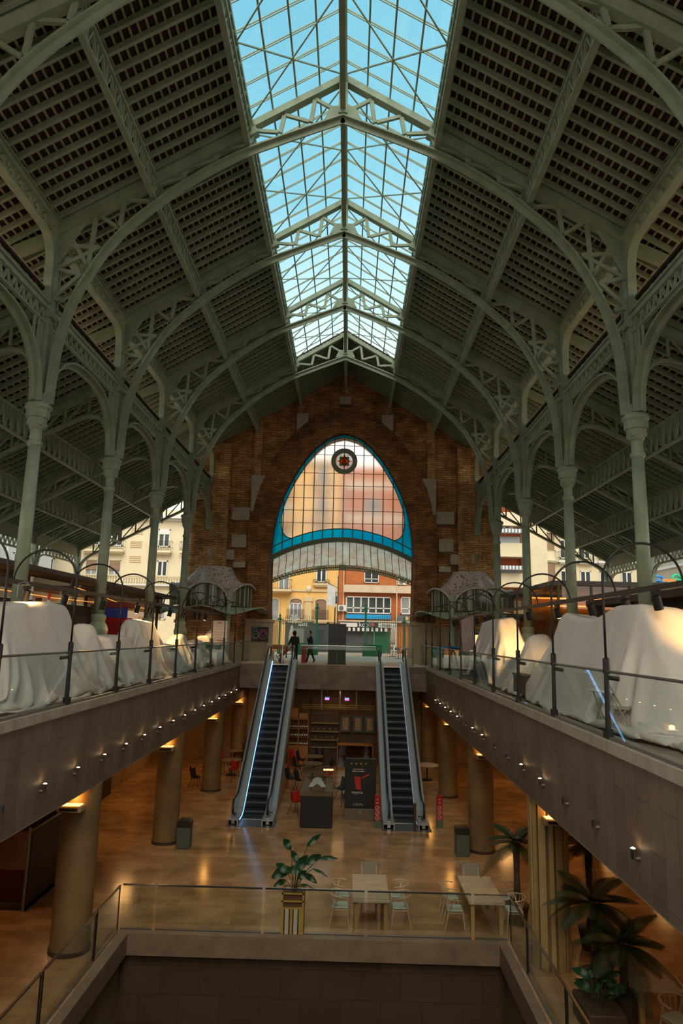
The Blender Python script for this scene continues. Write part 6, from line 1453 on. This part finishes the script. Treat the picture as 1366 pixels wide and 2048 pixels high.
# hooded person pushing a hand truck, seen from behind, leaning slightly to the left
person('person in a black hooded jacket pushing a hand truck, seen from behind', (-2.5,38.9,0), 0, dict(
    pelvis=(0,.02,.93), waist=(-.01,0,1.08), chest=(-.02,-.02,1.30), neckb=(-.03,-.03,1.44), neck=(-.03,-.04,1.49), head=(-.04,-.05,1.56), headtop=(-.04,-.05,1.65),
    sho_l=(-.20,-.03,1.38), elb_l=(-.27,-.12,1.12), wri_l=(-.40,-.22,.97), palm_l=(-.46,-.26,.93), side_l=(0,1,0),
    sho_r=(.16,-.02,1.38), elb_r=(.20,-.12,1.12), wri_r=(.02,-.26,.98), palm_r=(-.06,-.30,.95), side_r=(0,1,0),
    hip_l=(-.09,.02,.88), knee_l=(-.10,-.02,.48), ank_l=(-.10,.03,.08), toe_l=(-.11,.17,.04) , hip_r=(.09,.02,.88), knee_r=(.10,.02,.48), ank_r=(.10,.05,.08), toe_r=(.12,.18,.04), face=(-.3,1,0)), M['blackcloth'], hood=True)
person('person in dark clothes walking left with one hand raised to the mouth', (-1.66,39.3,0), 0, dict(
    pelvis=(.02,0,.93), waist=(.02,0,1.10), chest=(.02,0,1.33), neckb=(0,0,1.47), neck=(-.01,0,1.52), head=(-.03,0,1.60), headtop=(-.03,0,1.70),
    sho_l=(0,-.19,1.41), elb_l=(-.12,-.25,1.17), wri_l=(-.16,-.16,1.40), palm_l=(-.15,-.11,1.48), side_l=(1,0,0),
    sho_r=(.03,.19,1.41), elb_r=(.08,.26,1.14), wri_r=(-.08,.22,.95), palm_r=(-.13,.20,.90), side_r=(0,0,1),
    hip_l=(.02,-.09,.88), knee_l=(-.10,-.10,.49), ank_l=(-.16,-.10,.08), toe_l=(-.29,-.11,.04), hip_r=(.02,.09,.88), knee_r=(.10,.10,.50), ank_r=(.26,.10,.12), toe_r=(.16,.10,.035), face=(-1,-.25,0)), M['navy'])
t = thing('paper_cup','pale paper cup held by the walking person','cup',(-1.82,39.5,.93)); q = MB(); q.lathe([(.03,0),(.04,.12)],12); q.build('cup', M['white'], t, True, auto=True); q = MB(); q.lathe([(.042,.12),(.042,.135)],12); q.build('lid', M['band'], t)
t = thing('hand_truck','black hand truck tilted towards the hooded person','hand truck',(-3.1,38.6,0))
for y in (-.2,.2): q = MB(); q.tube([(-.22,y,.2),(.35,y,.8),(.55,y,.93)],.018,6); q.build('rail', M['black'], t)
for k in range(4): q = MB(); q.tube([(-.15+.15*k,-.2,.28+.155*k),(-.15+.15*k,.2,.28+.155*k)],.012,5); q.build('crossbar', M['black'], t)
q = MB(); q.add([(-.22,-.25,.2),(-.22,.25,.2),(-.42,.25,.42),(-.42,-.25,.42)],[(0,1,2,3)]); q.add([(-.23,-.25,.19),(-.23,.25,.19),(-.43,.25,.41),(-.43,-.25,.41)],[(3,2,1,0)]); q.build('toe_plate', M['black'], t)
for y in (-.24,.24): q = MB(); q.tube([(-.12,y-.03,.12),(-.12,y+.03,.12)],.12,18); q.build('wheel', M['blackp'], t, True, auto=True)
q = MB(); q.bar((-.2,0,.32),(.15,0,.68),.34,.2,(-.7,0,.7)); q.build('load', mat('red_crate',(.28,.03,.02),.6), t)
t = thing('red_bin','dark red upright bin beside the walking person','bin',(-2.0,39.25,0)); q = MB(); q.rbox(-.13,.13,-.13,.13,0,.86,.02); q.build('body', mat('bin_red',(.30,.008,.012),.5), t); q = MB(); q.rbox(-.14,.14,-.14,.14,.84,.9,.01); q.build('lid', bpy.data.materials['bin_red'], t)
t = thing('wooden_bench','brown wooden bench outside at the left of the archway','bench',(-4.2,46,0)); q = MB(); q.box(-.7,.7,-.2,.2,.42,.47); q.build('seat', OW, t); q = MB(); q.box(-.7,.7,.2,.24,.55,.85); q.build('backrest', OW, t)
for x in (-.6,.6): q = MB(); q.box(x-.03,x+.03,-.2,.24,0,.42); q.box(x-.03,x+.03,.2,.24,.42,.85); q.build('leg', M['black'], t)
# ---------------------------------------------------------------- light, sky, camera
w = bpy.data.worlds.new('world'); SC.world = w; w.use_nodes = True; N, L = w.node_tree.nodes, w.node_tree.links
bg = N['Background']; tc = N.new('ShaderNodeTexCoord'); sp = N.new('ShaderNodeSeparateXYZ'); L.new(tc.outputs['Generated'], sp.inputs[0])
rp = N.new('ShaderNodeValToRGB'); e = rp.color_ramp.elements
e[0].position = .10; e[0].color = (1.0,.90,.76,1); e[1].position = .88; e[1].color = (.13,.36,.46,1)
k = e.new(.30); k.color = (.95,.93,.88,1); k = e.new(.45); k.color = (.50,.66,.72,1); k = e.new(.62); k.color = (.22,.46,.55,1)
nz = N.new('ShaderNodeTexNoise'); nz.inputs['Scale'].default_value = 2.2; nz.inputs['Detail'].default_value = 5; L.new(tc.outputs['Generated'], nz.inputs['Vector'])
ad = N.new('ShaderNodeMath'); ad.operation = 'MULTIPLY_ADD'; ad.inputs[1].default_value = .5; L.new(nz.outputs['Fac'], ad.inputs[0])
sb = N.new('ShaderNodeMath'); sb.operation = 'SUBTRACT'; sb.inputs[1].default_value = .25; L.new(sp.outputs['Z'], sb.inputs[0]); L.new(sb.outputs[0], ad.inputs[2])
L.new(ad.outputs[0], rp.inputs['Fac']); L.new(rp.outputs['Color'], bg.inputs['Color']); bg.inputs['Strength'].default_value = 1.0
def light(name, typ, loc, energy, col=(1,1,1), size=.5, target=None, size_y=None, spot=None, blend=.4):
    d = bpy.data.lights.new(name, typ); d.energy = energy; d.color = col
    if typ == 'AREA':
        d.size = size
        if size_y: d.shape = 'RECTANGLE'; d.size_y = size_y
    elif typ == 'SUN': d.angle = size
    else: d.shadow_soft_size = size
    if typ == 'SPOT': d.spot_size = spot or 1.2; d.spot_blend = blend
    o = bpy.data.objects.new(name, d); COL.objects.link(o); o.location = loc
    if target is not None:
        o.rotation_euler = (Vector(target)-Vector(loc)).to_track_quat('-Z','Y').to_euler()
    return o
light('overcast_sun', 'SUN', (0,-20,40), 1.8, (1,.84,.60), math.radians(50), (0,18,0))
WARM = (1,.50,.16)
for s in (-1,1):
    for y in (12,18,24,30,36):
        light('ceiling_lamp','AREA',(s*8.5,y,-2.02),15 if y > 20 else 8,WARM,.6,(s*8.5,y,-6))
        light('ceiling_lamp','AREA',(s*13.5,y,-2.02),9 if y > 20 else 5,WARM,.6,(s*13.5,y,-6))
# stall spotlights that are on, and the lamps on the columns
for (x,y,z,tx,ty,tz,en) in ((-6.5,14.75,2.5,-6.45,15.1,1.6,60),(-6.78,20.2,2.12,-6.6,18.8,1.4,60),(-6.75,23.5,2.16,-6.3,24.7,1.2,170),(-6.0,25.6,2.15,-6.4,24.4,1.2,120),(-6.78,27.8,2.12,-6.7,29,1.2,110),(-6.78,34.7,2.12,-6.8,35.4,1.2,50),
                            (6.9,12.0,2.25,6.7,13.2,1.5,38),(6.2,18.8,2.15,6.2,19.6,1.0,70),(6.35,23.3,2.2,6.3,24.6,1.4,150),(6.2,28.6,2.25,6.6,30.5,1.0,60)):
    light('stall_spot','SPOT',(x,y,z),en,(1,.58,.20),.05,(tx,ty,tz),None,1.7,.7)
for i, y in enumerate(CY):
    for x in (-5.64,5.16): light('column_lamp','POINT',(x,y-.62,-2.18),10,(1,.45,.10),.12)
light('shop_lamp','AREA',(-.1,38.4,-1.45),7,(1,.58,.22),1.2,(-.1,38.4,-6),.4)
light('cafe_lamp','AREA',(-1,34,-1.95) if False else (-4.5,38.5,-1.5),7,WARM,.6,(-4.5,38.5,-6))
cam = bpy.data.cameras.new('camera'); co = bpy.data.objects.new('camera', cam); COL.objects.link(co); SC.camera = co
cam.sensor_fit = 'VERTICAL'; cam.sensor_height = 36; cam.lens = 1361.56/2048*36; cam.clip_start = .05; cam.clip_end = 500
t_, r_, y_ = .1781, .0234, -.0142
F = Vector((math.sin(y_)*math.cos(t_), math.cos(y_)*math.cos(t_), math.sin(t_)))
r0 = Vector((math.cos(y_), -math.sin(y_), 0)); u0 = r0.cross(F)
Rv = r0*math.cos(r_) + u0*math.sin(r_); Uv = -r0*math.sin(r_) + u0*math.cos(r_)
mw = Matrix((Rv, Uv, -F)).transposed().to_4x4(); mw.translation = (.4886, 0, 1.6164); co.matrix_world = mw
SC.view_settings.view_transform = 'Standard'; SC.view_settings.look = 'None'; SC.view_settings.gamma = 1; SC.view_settings.exposure = EXPO
cy = SC.cycles
cy.use_denoising = True; cy.max_bounces = 7; cy.diffuse_bounces = 4; cy.glossy_bounces = 3; cy.transmission_bounces = 4; cy.transparent_max_bounces = 16
cy.caustics_reflective = False; cy.caustics_refractive = False; cy.sample_clamp_indirect = 4
try: cy.denoiser = 'OPENIMAGEDENOISE'; cy.denoising_input_passes = 'RGB_ALBEDO_NORMAL'
except Exception: pass
